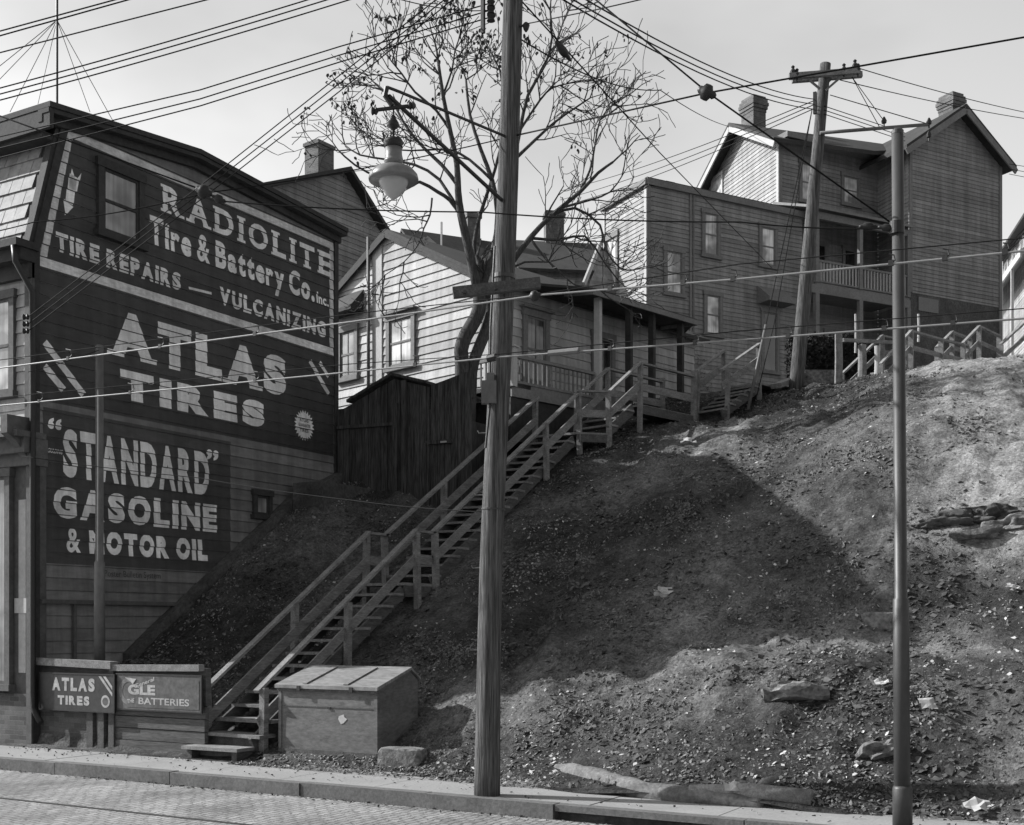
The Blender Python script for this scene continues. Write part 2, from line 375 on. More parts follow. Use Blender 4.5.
def terrain():
    xs = axis([(-70, -30, 5), (-30, -18, 1), (-18, 5.5, .075), (5.5, 12, .4), (12, 60, 4)])
    ys = axis([(12.9, 13.2, .1), (13.2, 22, .07), (22, 34, .1), (34, 46, .8), (46, 120, 6)])
    me = bpy.data.meshes.new('hillside'); V = []
    for y in ys:
        for x in xs: V.append((x, y, hill(x, y)-.012*(1 if y < 13.3 else 0)))
    nx = len(xs); Fc = [(j*nx+i, j*nx+i+1, (j+1)*nx+i+1, (j+1)*nx+i) for j in range(len(ys)-1) for i in range(nx-1)]
    me.from_pydata(V, [], Fc); me.update()
    at = me.attributes.new('clay', 'FLOAT', 'POINT')
    vals = []
    for x, y, z in V:
        vals.append(clayv(x, y))
    at.data.foreach_set('value', vals)
    for p in me.polygons: p.use_smooth = True
    me.materials.append(M['soil']); o = bpy.data.objects.new('hillside', me); COL.objects.link(o); tag(o, kind='structure'); return o
terrain()
# street, kerb, pavement
g = MB(); g.poly([(-400, -300, -.30), (400, -300, -.30), (400, 12.5, -.30), (-400, 12.5, -.30)]); tag(g.build('ground', 'oldconc'), kind='structure')
KY = 11.95
g = MB()
for i in range(60): g.poly([(-75+i*2, -12, -.17), (-73+i*2, -12, -.17), (-73+i*2, KY, -.17), (-75+i*2, KY, -.17)])
tag(g.build('road', 'setts'), kind='structure')
g = MB(); x = -60
random.seed(3)
while x < 40:                      # kerb stones, one course of separate blocks
    L = 1.7+random.random()*.7; dz = random.uniform(-.008, .008); dy = random.uniform(-.012, .012)
    z0 = -.32
    if -7.2 < x < -4.6: z0 = -.075
    g.box(x, x+L-.012, KY+dy, KY+.17, z0, .0+dz); x += L
tag(g.build('kerb', 'kerb'), kind='structure')
g = MB(); x = -60
while x < 40:
    L = 1.5; dz = random.uniform(-.006, .002); g.box(x, x+L-.012, KY+.175, 13.75, -.2, -.004+dz); x += L
tag(g.build('pavement', 'conc'), kind='structure')
g = MB(); g.box(-60, 40, KY+.16, 13.6, -.25, -.03); tag(g.build('pavement_bed', 'oldconc'), kind='structure')
for yy, nm in ((9.95, 'a'), (8.45, 'b')):
    g = MB()
    g.box(-60, 40, yy-.022, yy+.022, -.2, -.158)
    tag(g.build('tram_rail', 'steel'), 'long steel tram rail set in the block paving, ' + ('the one nearer the kerb' if nm == 'a' else 'the one further from the kerb'), 'rail', 'tram rails in the road')
# =====================================================================
# PAINTED CORNER BUILDING
BX = -17.0; BY = 13.5
B = thing('painted_building', 'three storey wooden building with its side wall painted with tire and gasoline advertising', 'building', (BX-4, BY+4, 0))
wA = Wall((BX, 0, 0), (0, 1, 0), (1, 0, 0), WP, .02)
A = wA.at
y_end = A(337, 400)[0]
ztopL = A(60, 108)[1]; zpk = A(201, 158)[1]; ypk = A(201, 158)[0]; zend = A(337, 236)[1]
zc = A(46, 250)[1]; ytl = 14.15
low = [(BY, -.1), (y_end, -.1), (y_end, zc), (BY, zc)]
up1 = [(BY, zc), (ypk, zc), (ypk, zpk), (ytl, ztopL)]
up2 = [(ypk, zc), (y_end, zc), (y_end, zend), (ypk, zpk)]
wA.siding([low, up1, up2], 'wall', B, 'painted_wall')
# sign grounds
stT = [A(63, 136), A(333, 249)]; zt = (stT[0][1]+stT[1][1])/2
stL = [A(46, 259), A(335, 348)]; zl = (stL[0][1]+stL[1][1])/2
zat = (A(40, 400)[1]+A(335, 457)[1])/2
yS0, yS1 = A(40, 500)[0]+.05, A(230, 500)[0]; zs0 = A(140, 568)[1]; zs1 = A(140, 425)[1]
yR = A(333, 300)[0]
slope = (ytl-BY)/(ztopL-zc)
def edge(z): return BY+.13+(max(0, z-zc))*slope
wA.paint([[(edge(zl), zl), (yR, zl), (yR, zt), (edge(zt), zt)]], 'wall_dark', B, 'sign_panel')
wA.paint([[(BY+.13, zat), (yR, zat), (yR, zl-.17), (BY+.13, zl-.17)]], 'wall_dark', B, 'sign_panel')
wA.paint([[(yS0, zs0), (yS1, zs0), (yS1, zs1), (yS0, zs1)]], 'wall_mid', B, 'sign_panel')
sw = .15
st = []
st.append([(edge(zt), zt), (yR, zt), (yR, zt+sw), (edge(zt+sw), zt+sw)])
st.append([(BY+.13, zl-.17), (yR, zl-.17), (yR, zl), (BY+.13, zl)])
st.append([(edge(zl), zl), (edge(zl)+.14, zl), (edge(zt)+.14, zt), (edge(zt), zt)])
st.append([(yR-.14, zl), (yR, zl), (yR, zt), (yR-.14, zt)])
wA.paint(st, 'stripe', B, 'painted_border', .004)
def word(name, txt, px0, py0t, py0b, px1, py1t, py1b, bold=.03, m='letter', sp=1.0):
    a, b, c, d = A(px0, py0t), A(px0, py0b), A(px1, py1t), A(px1, py1b)
    t = fit(text_tris(txt, bold, sp), a[0], c[0], (b[1]+d[1])/2, (a[1]+c[1])/2)
    return wA.paint(t, m, B, name, .006)
def serifs(txt, px0, pyt, pyb, px1, py1t, py1b):
    pass
def word2(txt, px0, py0t, py0b, px1, py1t, py1b, bold=.06, gap=.1, serif=None, space=.35, m='letter'):
    a, b, c, d = A(px0, py0t), A(px0, py0b), A(px1, py1t), A(px1, py1b)
    tr, se = layout(txt, bold, gap, space, serif); n = len(tr)
    al = fit(tr+se, a[0], c[0], (b[1]+d[1])/2, (a[1]+c[1])/2)
    o = wA.paint(al[:n], m, B, 'painted_lettering', .006)
    if se: wA.paint(al[n:], m, B, 'letter_serifs', .0085)
SER = {'R': [(0, .32, 1), (0, .32, 0), (.9, 1, 0)], 'A': [(0, .2, 0), (.8, 1, 0)], 'D': [(0, .3, 1), (0, .3, 0)], 'I': [(0, 1, 1), (0, 1, 0)], 'L': [(0, .38, 1), (0, .3, 0)], 'T': [(.36, .64, 0)], 'E': [(0, .3, 1), (0, .3, 0)]}
word2('RADIOLITE', 160, 187, 211, 330, 251.5, 277, .035, .2, SER)
word2('Tire & Battery Co.', 149, 216, 254, 314, 277, 307, .045, .085, space=.22)
word2('Inc.', 316, 291.5, 303, 328, 296, 307, .03, .08)
word2('TIRE REPAIRS', 55, 231, 250.5, 180, 274, 291, .06, .11, space=.3)
word2('VULCANIZING', 219, 287, 304, 325, 322, 338, .06, .12)
word2('ATLAS', 106.6, 308, 354, 285.6, 357, 396.5, .07, .09, {'A': [(-.0, .22, 0), (.78, 1, 0)]})
word2('TIRES', 119.5, 368, 399, 264, 403, 428, .08, .13)
word2('STANDARD', 62.5, 427, 476, 208.5, 454, 496.5, .05, .10)
word('painted_lettering', '\u201c', 47.3, 417, 428, 61, 419, 431, .03)
word('painted_lettering', '\u201d', 206, 449, 459, 218, 451, 462, .03)
word2('GASOLINE', 52.7, 483, 515, 216.4, 507.5, 534.5, .06, .11)
word2('& MOTOR OIL', 66, 525.5, 549, 207, 541.5, 564, .07, .11, space=.3)
word('painted_lettering', 'REMOULDING', 41, 447, 451.5, 62, 450, 454.5, .03, 'stripe')
word('painted_lettering', 'Poster Bulletin System', 104, 568.5, 576, 160, 574, 583, .0, 'wall_dark')
def quadline(p, q, w):
    a, b = Vector((*A(*p), 0)), Vector((*A(*q), 0)); d = (b-a).normalized(); n = Vector((-d.y, d.x, 0))*w/2
    return [tuple((a+n)[:2]), tuple((a-n)[:2]), tuple((b-n)[:2]), tuple((b+n)[:2])]
wA.paint([quadline((44, 342), (83, 395), .13), quadline((44, 366), (63, 390), .13), quadline((309.5, 361), (328, 394), .11), quadline((319, 362), (328, 377), .09)], 'letter', B, 'painted_slashes', .006)
wA.paint([quadline((188, 288), (211, 293.5), .05)], 'letter', B, 'painted_dash', .006)
# painted arrow pointing down
a0, a1 = A(73, 176), A(65.5, 215)
wA.paint([quadline((73, 176), (68.5, 203), .17), [A(63, 199), A(64.5, 215.5), A(73, 207)], [A(69, 177), A(79, 180), A(76, 192), A(68.5, 188)], [A(69, 178), A(71.5, 168.5), A(74, 178)], [A(76, 179.5), A(81, 173), A(79, 181)]], 'letter', B, 'painted_arrow', .006)
# toothed round seal
cs = A(303.7, 425.5); seal = []
R0 = abs(A(303.7, 410)[1]-cs[1]); R1 = R0*.78
for i in range(24):
    t0, t1 = 2*math.pi*i/24, 2*math.pi*(i+1)/24; tm = (t0+t1)/2
    q = lambda r, t: (cs[0]+r*math.cos(t), cs[1]+r*math.sin(t))
    seal.append([q(R1, t0), q(R0, tm), q(R1, t1)]); seal.append([q(R1, t0), q(R1, t1), (cs[0], cs[1])])
wA.paint(seal, 'letter', B, 'painted_seal', .005)
st2 = []
for j, tx in enumerate(('ATLAS', 'GUARANTEE', 'TIRES')):
    zz = cs[1]+R1*(.42-.42*j); hw = R1*(.55 if j != 1 else .75)
    st2 += fit(text_tris(tx, .02), cs[0]-hw, cs[0]+hw, zz-R1*.14, zz+R1*.14)
wA.paint(st2, 'wall_dark', B, 'seal_lettering', .008)
# windows in the painted wall
s0, zz1 = A(102, 169); s1, zz0 = A(137, 242.5)
wA.window(B, s0, s1, (A(102, 232)[1]+zz0)/2, (zz1+A(137, 181)[1])/2, 'trim_dark', 'pane_grey', .13)
s0, zz1 = A(255, 495); s1, zz0 = A(267, 516)
wA.window(B, s0, s1, zz0, zz1, 'trim_dark', 'pane_grey', .10, mid=False)
# corner boards, roof, cornice
g = MB(); wA.bar(g, BY-.02, BY+.11, 0, zc-.02, -.1, .045); wA.bar(g, y_end-.13, y_end, 4, zend-.05, -.1, .045)
wA.slab(g, [(BY-.02, zc), (BY+.13, zc), (ytl+.13, ztopL), (ytl-.02, ztopL)], -.05, .045); g.split('corner_board', 'trim_dark', B)
OV = .30
def roofsec(y0, z0, y1, z1, th=.09):
    return lambda x0, x1: [(x0, y0, z0-th), (x1, y0, z0-th), (x1, y1, z1-th), (x0, y1, z1-th), (x0, y0, z0), (x1, y0, z0), (x1, y1, z1), (x0, y1, z1)]
rl = Vector(P(50, 100.5, 1)); 
X1 = BX+OV
eL, eP, eR = PX(50, 100.5, X1), PX(201.6, 149, X1), PX(348.6, 228.4, X1)
g = MB(); g.box8(roofsec(eL.y, eL.z, eP.y, eP.z)(BX-16, X1)); g.box8(roofsec(eP.y, eP.z, eR.y, eR.z)(BX-16, X1)); g.build('roof', 'roof', B)
g = MB()
for (a, b) in ((eL, eP), (eP, eR)):
    g.box8([(BX, a.y, a.z-.30), (BX+.10, a.y, a.z-.30), (BX+.10, b.y, b.z-.30), (BX, b.y, b.z-.30), (BX, a.y, a.z-.095), (BX+.10, a.y, a.z-.095), (BX+.10, b.y, b.z-.095), (BX, b.y, b.z-.095)])
    g.box8([(BX+.10, a.y, a.z-.17), (X1-.03, a.y, a.z-.17), (X1-.03, b.y, b.z-.17), (BX+.10, b.y, b.z-.17), (BX+.10, a.y, a.z-.096), (X1-.03, a.y, a.z-.096), (X1-.03, b.y, b.z-.096), (BX+.10, b.y, b.z-.096)])
g.build('cornice', 'trim_dark', B)
g = MB(); g.box(-33, X1-.02, eL.y+.01, eL.y+.09, eL.z-.42, eL.z-.095); g.box(-33, BX-.001, eL.y+.09, ytl+.2, eL.z-.50, eL.z-.40); g.build('eaves_board', 'trim_dark', B)
# front
wF = Wall((0, BY, 0), (-1, 0, 0), (0, -1, 0), WP, .024)
fx = lambda px, py: wF.at(px, py)
zst = fx(20, 440)[1]
wF.siding([[(17.0, zst), (29, zst), (29, zc-.1), (17.0, zc-.1)]], 'white_board', B, 'front_clapboards')
g = MB(); g.box(-29, BX-.001, BY+.03, BY+.2, 0, zst-.001); g.build('shop_wall', 'trim_mid', B)
g = MB(); 
wF.bar(g, 16.95, 17.14, zst, zc-.15, 0, .05); wF.bar(g, 16.97, 17.10, .0, zst, -.25, .05)
g.split('corner_board', 'trim_mid', B)
g = MB(); wF.bar(g, 16.93, 29, zst-.25, zst, -.25, .22); wF.bar(g, 16.91, 29, zst+.001, zst+.1, -.2, .38); wF.bar(g, 16.93, 29, zst-.45, zst-.251, -.25, .1)
g.build('shop_cornice', 'trim_mid', B)
g = MB(); za_, zb_ = fx(33, 418)[1], fx(33, 462)[1]
g.prism([(-17.02, BY-.03, zb_), (-17.02, BY-.03, za_), (-17.02, BY-.48, za_), (-17.02, BY-.48, za_-.3), (-17.02, BY-.30, za_-.42)], (-.16, 0, 0)); g.split('cornice_bracket', 'trim_mid', B)
g = MB(); wF.bar(g, 17.16, 17.42, .85, zst-.46, -.24, -.05); wF.bar(g, 17.20, 17.38, 1.2, zst-1.0, -.05, -.02); wF.bar(g, 17.12, 17.46, 2.2, 2.45, -.24, 0); g.build('pilaster', 'trim_white', B)
g = MB(); wF.bar(g, 16.97, 29, .0, .85, -.3, .02); g.build('shop_plinth', 'base_brick', B)
for k in range(3): wF.window(B, 17.62+k*3.2, 19.9+k*3.2, 1.0, zst-.6, 'trim_mid', 'pane_grey', .12, 'shop_window', mid=False)
s0 = fx(13, 300)[0]; z0, z1 = fx(6, 393)[1], fx(6, 300)[1]
for k in range(4): wF.window(B, s0+.02+k*2.6, s0+1.0+k*2.6, z0, z1, 'trim_mid', 'pane_curtain', .12)
# mansard of square shingles
wd = Vector((0, ytl-BY, ztopL-zc)); Lm = wd.length; wd.normalize(); nn = Vector((0, -wd.z, wd.y))
g = MB(); O = Vector((BX-.05, BY, zc)); rows = 9; rh = Lm/rows
random.seed(5)
for r in range(rows):
    x = -(.15 if r % 2 else 0)
    while x > -12:
        w = .30
        e = random.uniform(0, .006)
        a = O+Vector((x, 0, 0))+wd*(r*rh); b = a+Vector((-w+.012, 0, 0))
        if x < 0: g.box8([a, b, b+nn*(.03+e), a+nn*(.03+e), a+wd*rh, b+wd*rh, b+wd*rh+nn*.008, a+wd*rh+nn*.008])
        x -= w
g.build('mansard_shingles', 'slate', B)
g = MB(); g.box8([(-29, BY+.001, zc), (BX-.01, BY+.001, zc), (BX-.01, BY+.3, zc), (-29, BY+.3, zc), (-29, ytl, ztopL), (BX-.01, ytl, ztopL), (BX-.01, ytl+.3, ztopL), (-29, ytl+.3, ztopL)]); g.build('mansard_backing', 'trim_dark', B)
g = MB(); g.box8([O+Vector((.06, 0, 0))+nn*.0, O+Vector((-.10, 0, 0)), O+Vector((-.10, 0, 0))+nn*.09, O+Vector((.06, 0, 0))+nn*.09, O+Vector((.06, 0, 0))+wd*Lm, O+Vector((-.10, 0, 0))+wd*Lm, O+Vector((-.10, 0, 0))+wd*Lm+nn*.09, O+Vector((.06, 0, 0))+wd*Lm+nn*.09]); g.build('hip_board', 'trim_dark', B)
g = MB(); g.box(-29, BX+.12, BY-.42, BY+.05, zc-.10, zc+.02); g.box(-29, BX+.08, BY-.30, BY-.001, zc-.3, zc-.101); g.box(-29, BX+.05, BY-.12, BY-.002, zc-.55, zc-.301)
g.build('cornice', 'trim_dark', B)
g = MB(); g.tube([(BX+.02, BY-.38, zc-.1), (BX+.03, BY-.36, zc-.35), (BX+.09, BY-.08, zc-.8), (BX+.09, BY-.07, 6), (BX+.09, BY-.07, .9), (BX+.14, BY-.1, .62), (BX+.35, BY-.12, .40)], .05, 10); g.build('downpipe', 'iron', B, True)
g = MB(); g.box(-29, BX-.02, y_end-.1, y_end, 0, zend); g.box(-29, -28.9, BY+.3, y_end, 0, zend); g.build('rear_wall', 'wall', B)
# lean concrete strip of the wall foot where the slope meets it
g = MB(); pts = [A(122, 660), A(150, 632), A(225, 562), A(290, 500), A(335, 478)]
for (a, b) in zip(pts, pts[1:]):
    g.prism([(BX+.02, a[0], a[1]-.8), (BX+.02, b[0], b[1]-.8), (BX+.02, b[0], b[1]+.12), (BX+.02, a[0], a[1]+.12)], (.22, 0, 0))
g.build('sloping_footing', 'oldconc', B)
g = MB(); wA.bar(g, BY+.1, BY+5.1, 2.36, 2.43, .03, .12); wA.bar(g, A(71, 640)[0], A(71, 640)[0]+.06, 1.2, 2.36, .03, .08); g.split('wall_pipe', 'trim_mid', B)
# antenna mast on the roof
mb_ = P(57, 104, 21.5); mt = P(57, -30, 21.5)
t = thing('antenna_mast', 'thin radio mast with guy wires standing on the front corner of the painted building roof', 'mast', mb_)
MB().tube([mb_, mt], .022, 6).build('mast_pole', 'iron', t)
for q in ((113, 121, 22.5), (90, 112, 24), (10, 112, 23), (38, 104, 24), (-30, 90, 22), (-30, 110, 24)): MB().tube([P(57, 20, 21.5), P(*q)], .006, 4).build('guy_wire', 'wire', t)
# =====================================================================
# lower wall with the two tin signs
RW = thing('retaining_wall', 'low wall of old planks and rubble at the slope foot, left of the wooden steps', 'wall', (-15.3, 13.6, 0))
gy = 13.6
xa, xb, xc_ = PY(38, 700, gy).x, PY(115, 700, gy).x, PY(203.5, 700, gy).x
g = MB(); g.box(xa, PY(98, 700, gy).x, gy+.02, gy+.3, -.05, .72); g.build('rubble_base', 'base_brick', RW)
g = MB(); z = 0
for k in range(4): g.box(xb-.1, xc_+.01*k, gy+.0+.012*(k % 2), gy+.09, z, z+.178); z += .19
g.build('plank', 'plank', RW)
g = MB()
for x in (PY(92, 700, gy).x, PY(103, 700, gy).x): g.box(x-.07, x+.07, gy-.05, gy+.15, -.05, 1.0)
g.box(xb-.12, xb, gy-.03, gy+.2, -.05, 1.3); g.split('post', 'wood_dark', RW)
g = MB(); g.box(xa, xb-.1, gy+.05, gy+.2, .66, 1.4); g.box(xb-.1, xc_, gy+.05, gy+.16, .77, 1.34); g.build('backing_boards', 'plank', RW)
g = MB(); p0, p1, p2 = PY(38, 661, gy), PY(115, 664, gy), PY(202, 666, gy)
g.beam((p0.x, gy-.02, p0.z), (p1.x, gy-.02, p1.z-.02), .16, .12); g.beam((p1.x-.05, gy-.01, p1.z-.06), (p2.x, gy-.01, p2.z-.03), .12, .10); g.build('cap_plank', 'wood', RW)
def flat_sign(name, label, px0, px1, z0, z1, y, words, ground, edge_m='iron', extra=None):
    x0, x1 = PY(px0, 690, y).x, PY(px1, 690, y).x
    t = thing(name, label, 'sign', ((x0+x1)/2, y, z0))
    MB().box(x0, x1, y, y+.015, z0, z1).build('sign_face', ground, t)
    g = MB()
    for a in ((x0-.02, x1+.02, y-.01, y+.02, z1, z1+.02), (x0-.02, x1+.02, y-.01, y+.02, z0-.02, z0), (x0-.02, x0, y-.01, y+.02, z0, z1), (x1, x1+.02, y-.01, y+.02, z0, z1)): g.box(*a)
    g.build('sign_edge', edge_m, t)
    for txt, a, b, c, d, bold, m, sh in words:
        tr = fit(layout(txt, bold, .12)[0], x0+(x1-x0)*a, x0+(x1-x0)*b, z0+(z1-z0)*c, z0+(z1-z0)*d, sh); g = MB()
        for k in tr: g.poly([(p[0], y-.004, p[1]) for p in k])
        g.build('lettering', m, t, fixn=False)
    if extra: extra(t, x0, x1, z0, z1, y)
    return t
def sx1(t, x0, x1, z0, z1, y):
    g = MB(); W = x1-x0; Hh = z1-z0
    for d in (0, .06): g.poly([(x0+W*(.80+d), y-.004, z1-.02), (x0+W*(.835+d), y-.004, z1-.02), (x0+W*.98, y-.004, z1-Hh*(.48-d*3)), (x0+W*.98, y-.004, z1-Hh*(.58-d*3))])
    cx, cz = x0+W*.89, z0+Hh*.28
    g.poly([(cx+.10*math.cos(a*.3307), y-.004, cz+.10*math.sin(a*.3307)) for a in range(19)]); g.build('painted_slashes', 'signletter', t, fixn=False)
    MB().poly([(cx+.065*math.cos(a*.3307), y-.006, cz+.065*math.sin(a*.3307)) for a in range(19)]).build('seal_centre', 'tin', t, fixn=False)
flat_sign('tin_sign', 'dark tin sign reading ATLAS TIRES nailed at the left of the retaining wall', 40, 114, .62, 1.20, 13.50,
          [('ATLAS', .17, .75, .53, .90, .06, 'signletter', 0), ('TIRES', .25, .68, .14, .40, .06, 'signletter', 0)], 'tin_dark', extra=sx1)
def sx2(t, x0, x1, z0, z1, y):
    W = x1-x0; Hh = z1-z0; cx, cz = x0+W*.15, z0+Hh*.52; n = 30; g = MB(); R, r = Hh*.40, Hh*.27
    for i in range(n):
        a0, a1 = math.radians(60+i*8), math.radians(60+(i+1)*8)
        g.poly([(cx+R*math.cos(a0), y-.004, cz+R*math.sin(a0)), (cx+R*math.cos(a1), y-.004, cz+R*math.sin(a1)), (cx+r*math.cos(a1), y-.004, cz+r*math.sin(a1)), (cx+r*math.cos(a0), y-.004, cz+r*math.sin(a0))])
    g.build('painted_ring', 'tin_light', t, fixn=False)
    MB().poly([(x0+W*.13, y-.0055, z0+Hh*.06), (x0+W*.98, y-.0055, z0+Hh*.06), (x0+W*.98, y-.0055, z0+Hh*.9), (x0+W*.35, y-.0055, z0+Hh*.9), (x0+W*.13, y-.0055, z0+Hh*.62)]).build('painted_panel', 'tin_light' if 0 else 'tin', t, fixn=False)
    MB().poly([(x0+W*.10, y-.007, z0+Hh*.92), (x0+W*.24, y-.007, z0+Hh*.88), (x0+W*.20, y-.007, z0+Hh*.72), (x0+W*.17, y-.007, z0+Hh*.80)]).build('painted_arrow', 'signletter', t, fixn=False)
    g = MB()
    for txt, a, b, c, d, bold, sh in (('GLE', .14, .47, .42, .72, .05, 0), ('BATTERIES', .27, .87, .15, .35, .02, 0), ('General', .22, .46, .60, .72, .02, .13), ('THE', .13, .22, .16, .28, .03, .02)):
        for k in fit(text_tris(txt, bold), x0+W*a, x0+W*b, z0+Hh*c, z0+Hh*d, sh): g.poly([(p[0], y-.008-(.002 if sh else 0), p[1]) for p in k])
    g.build('lettering', 'signletter', t, fixn=False)
flat_sign('tin_sign', 'worn grey tin sign reading BATTERIES on the plank wall beside the wooden steps', 117, 201, .68, 1.22, 13.53, [], 'tin', extra=sx2)
# =====================================================================
# STAIRWAY
XL, XR = -13.33, -12.39
ST = thing('wooden_stairway', 'long open wooden stairway with handrails climbing the hillside from the street', 'stairway', (-12.96, 13.5, 0))
V3 = lambda x, y, z: Vector((x, y, z))
def slab_tread(a, b, d, depth, th, parent, m='wood', name='tread'):
    """a,b ends of the nose, d the forward unit vector"""
    u = (b-a).normalized(); u = (u+V3(0, 0, random.uniform(-.012, .012))).normalized(); g = MB(); g.obox(a+V3(0, 0, random.uniform(-.006, .006)), u, d, V3(0, 0, 1), -.03-random.random()*.03, (b-a).length+.02+random.random()*.05, -.02-random.random()*.015, depth, -th, 0); return g.build(name, m, parent)
def flight(Lp, Rp, d, n, run, rise, parent, posts_l=(), posts_r=(), ext_l=0, ext_r=0, gz=None):
    """Lp,Rp: nose of the first tread on left/right; d horizontal direction"""
    for i in range(n):
        a = Lp+d*run*i+V3(0, 0, rise*i); b = Rp+d*run*i+V3(0, 0, rise*i)
        if i < n: slab_tread(a, b, d, run-.02, .045, parent)
    for Q in (Lp, Rp):
        side = (Q-(Lp+Rp)/2).normalized()*.0
        g = MB(); p = Q+V3(0, 0, -.16); q = Q+d*run*n+V3(0, 0, rise*n-.16)
        for i in range(n): g.beam(Q+d*(run*i+.12)+V3(0, 0, rise*i-.10), Q+d*(run*i+run*.95)+V3(0, 0, rise*i-.10), .05, .09)
        g.beam(p, q, .052, .22); g.build('stringer', 'wood_dark', parent)
def rails(p, q, parent, low=.5, lit='wood'):
    g = MB(); g.beam(p, q, .11, .045, ext=.04); g.build('handrail', lit, parent)
    g = MB(); g.beam(p+V3(0, 0, -low), q+V3(0, 0, -low), .03, .17); g.build('mid_rail', 'wood', parent)
def post(x, y, z0, z1, parent, w=.10): g = MB(); lx, ly = random.uniform(-.02, .02), random.uniform(-.02, .02); g.beam((x-lx, y-ly, z0), (x+lx, y+ly, z1), w, w, up=V3(0, 1, 0)); return g.split('post', 'wood', parent)
d0 = V3(0, 1, 0)
# first flight
slab_tread(V3(-13.42, 13.36, .19), V3(-12.38, 13.36, .19), d0, .36, .05, ST)
slab_tread(V3(XL-.02, 13.70, .17+.1985+.003), V3(XR+.12, 13.70, .17+.1985+.003), d0, .33, .05, ST)
slab_tread(V3(XL, 14.02, .17+.397+.003), V3(XR+.10, 14.02, .17+.397+.003), d0, .33, .05, ST)
g = MB(); g.box(-13.29, -12.51, 13.56, 13.70, -.01, .12); g.box(-13.36, -12.36, 13.80, 13.86, -.01, .31); g.build('riser_board', 'wood_dark', ST)
g = MB(); g.box(-13.40, -13.30, 13.40, 13.74, -.01, .138); g.box(-12.50, -12.40, 13.40, 13.74, -.01, .138); g.split('step_block', 'wood_dark', ST)
r1, run = .1985, .322
flight(V3(XL, 13.72, .17+r1), V3(XR, 13.72, .17+r1), d0, 12, run, r1, ST)
zl1 = .17+r1*13; yl1 = 13.72+run*12+.32
MB().box(XL-.03, XR+.05, yl1-.32, 18.5, zl1-.05, zl1).build('landing', 'wood', ST)
MB().box(XR, XR+.05, yl1-.3, 18.5, zl1-.25, zl1-.052).build('landing_edge', 'wood_dark', ST)
y2 = 18.5; n2 = 18; run2 = (24.2-18.5)/18; r2 = (6.29-zl1)/19
flight(V3(XL, y2, zl1+r2), V3(XR, y2, zl1+r2), d0, n2, run2, r2, ST)
zt_ = zl1+r2*19; yt_ = y2+run2*18
hr = .93
RZT = [(13.78, 1.03), (17.9, zl1+hr), (18.5, zl1+hr+.01), (24.2, zt_+hr)]
def railz(y): return lerp_table(RZT, y)
for X in (XL-.05, XR+.06):
    rails(V3(X, 13.78, railz(13.78)), V3(X, yl1, zl1+hr), ST)
    rails(V3(X, yl1+.06, zl1+hr+.002), V3(X, 18.5, zl1+hr), ST)
    rails(V3(X, 18.45, zl1+hr+.005), V3(X, yt_+.1, zt_+hr-.03), ST)
    for y in (13.86, 15.9, yl1, 18.5, 20.5, 22.75, yt_+.1):
        xo = X+(.04 if X > -13 else -.04)
        post(xo, y, hill(xo, y, False)-.45, railz(min(y, yt_))-.02, ST)
# upper turn
def C3(px, py, D): return P(px, py, D)
N1 = C3(571, 391, 27.2); N2 = C3(609, 392, 27.3); N3 = C3(640, 363, 28.15); N4 = C3(694, 377.5, 29.7)
zr = N1.z; dk1 = zr-.93
wdir = (N4-N3); wdir.z = 0; wdir.normalize(); side = Vector((-wdir.y, wdir.x, 0))*.95   # to the far/left side
FL1 = V3(XL, N1.y-.1, zr)
F2 = V3(N2.x, N2.y, N2.z)+side; F3 = N3+side; F4 = N4+side
# turning platform
g = MB(); q = [V3(XL-.03, yt_, dk1), V3(XR+.08, yt_, dk1), V3(N2.x, N2.y, dk1), V3(F2.x, F2.y, dk1), V3(XL-.03, yt_+.7, dk1)]
g.prism(q, (0, 0, -.05)); g.build('landing', 'wood', ST)
g = MB(); g.beam(V3(XR+.1, yt_+.05, dk1-.13), V3(N2.x, N2.y, dk1-.13), .05, .18); g.build('landing_edge', 'wood_dark', ST)
rails(V3(XR+.08, yt_+.1, zr), V3(N2.x, N2.y, zr), ST)
post(N2.x, N2.y, hill(N2.x, N2.y, False)-.5, zr+.03, ST)
# third flight
dz3 = N3.z-N2.z; n3 = 4; run3 = (Vector((N3.x-N2.x, N3.y-N2.y, 0))).length/n3; dd = V3(N3.x-N2.x, N3.y-N2.y, 0).normalized()
sd = Vector((-dd.y, dd.x, 0))*.95
RZ = V3(N2.x, N2.y, dk1+dz3/n3)
flight(RZ+sd, RZ.copy(), dd, n3-1, run3, dz3/n3, ST)
rails(V3(N2.x, N2.y, zr), N3, ST); rails(V3(N2.x, N2.y, zr)+sd, N3+sd, ST)
post(N3.x, N3.y, hill(N3.x, N3.y, False)-.5, N3.z+.0, ST); post(N3.x+sd.x, N3.y+sd.y, 7, N3.z, ST); post(N2.x+sd.x, N2.y+sd.y, 5.8, zr, ST)
# level walk
dk3 = N3.z-.95
g = MB(); g.prism([V3(N3.x, N3.y, dk3), V3(N4.x, N4.y, dk3), V3(F4.x, F4.y, dk3), V3(N3.x+sd.x, N3.y+sd.y, dk3)], (0, 0, -.05)); g.build('landing', 'wood', ST)
g = MB(); g.beam(V3(N3.x, N3.y, dk3-.12), V3(N4.x, N4.y, dk3-.12), .05, .2); g.build('landing_edge', 'wood_dark', ST)
rails(N3, V3(N4.x, N4.y, N3.z), ST, .55); rails(N3+sd, V3(F4.x, F4.y, N3.z), ST, .55)
post(N4.x, N4.y, hill(N4.x, N4.y, False)-.5, N3.z+.14, ST, .12); post(F4.x, F4.y, 7, N3.z+.1, ST)
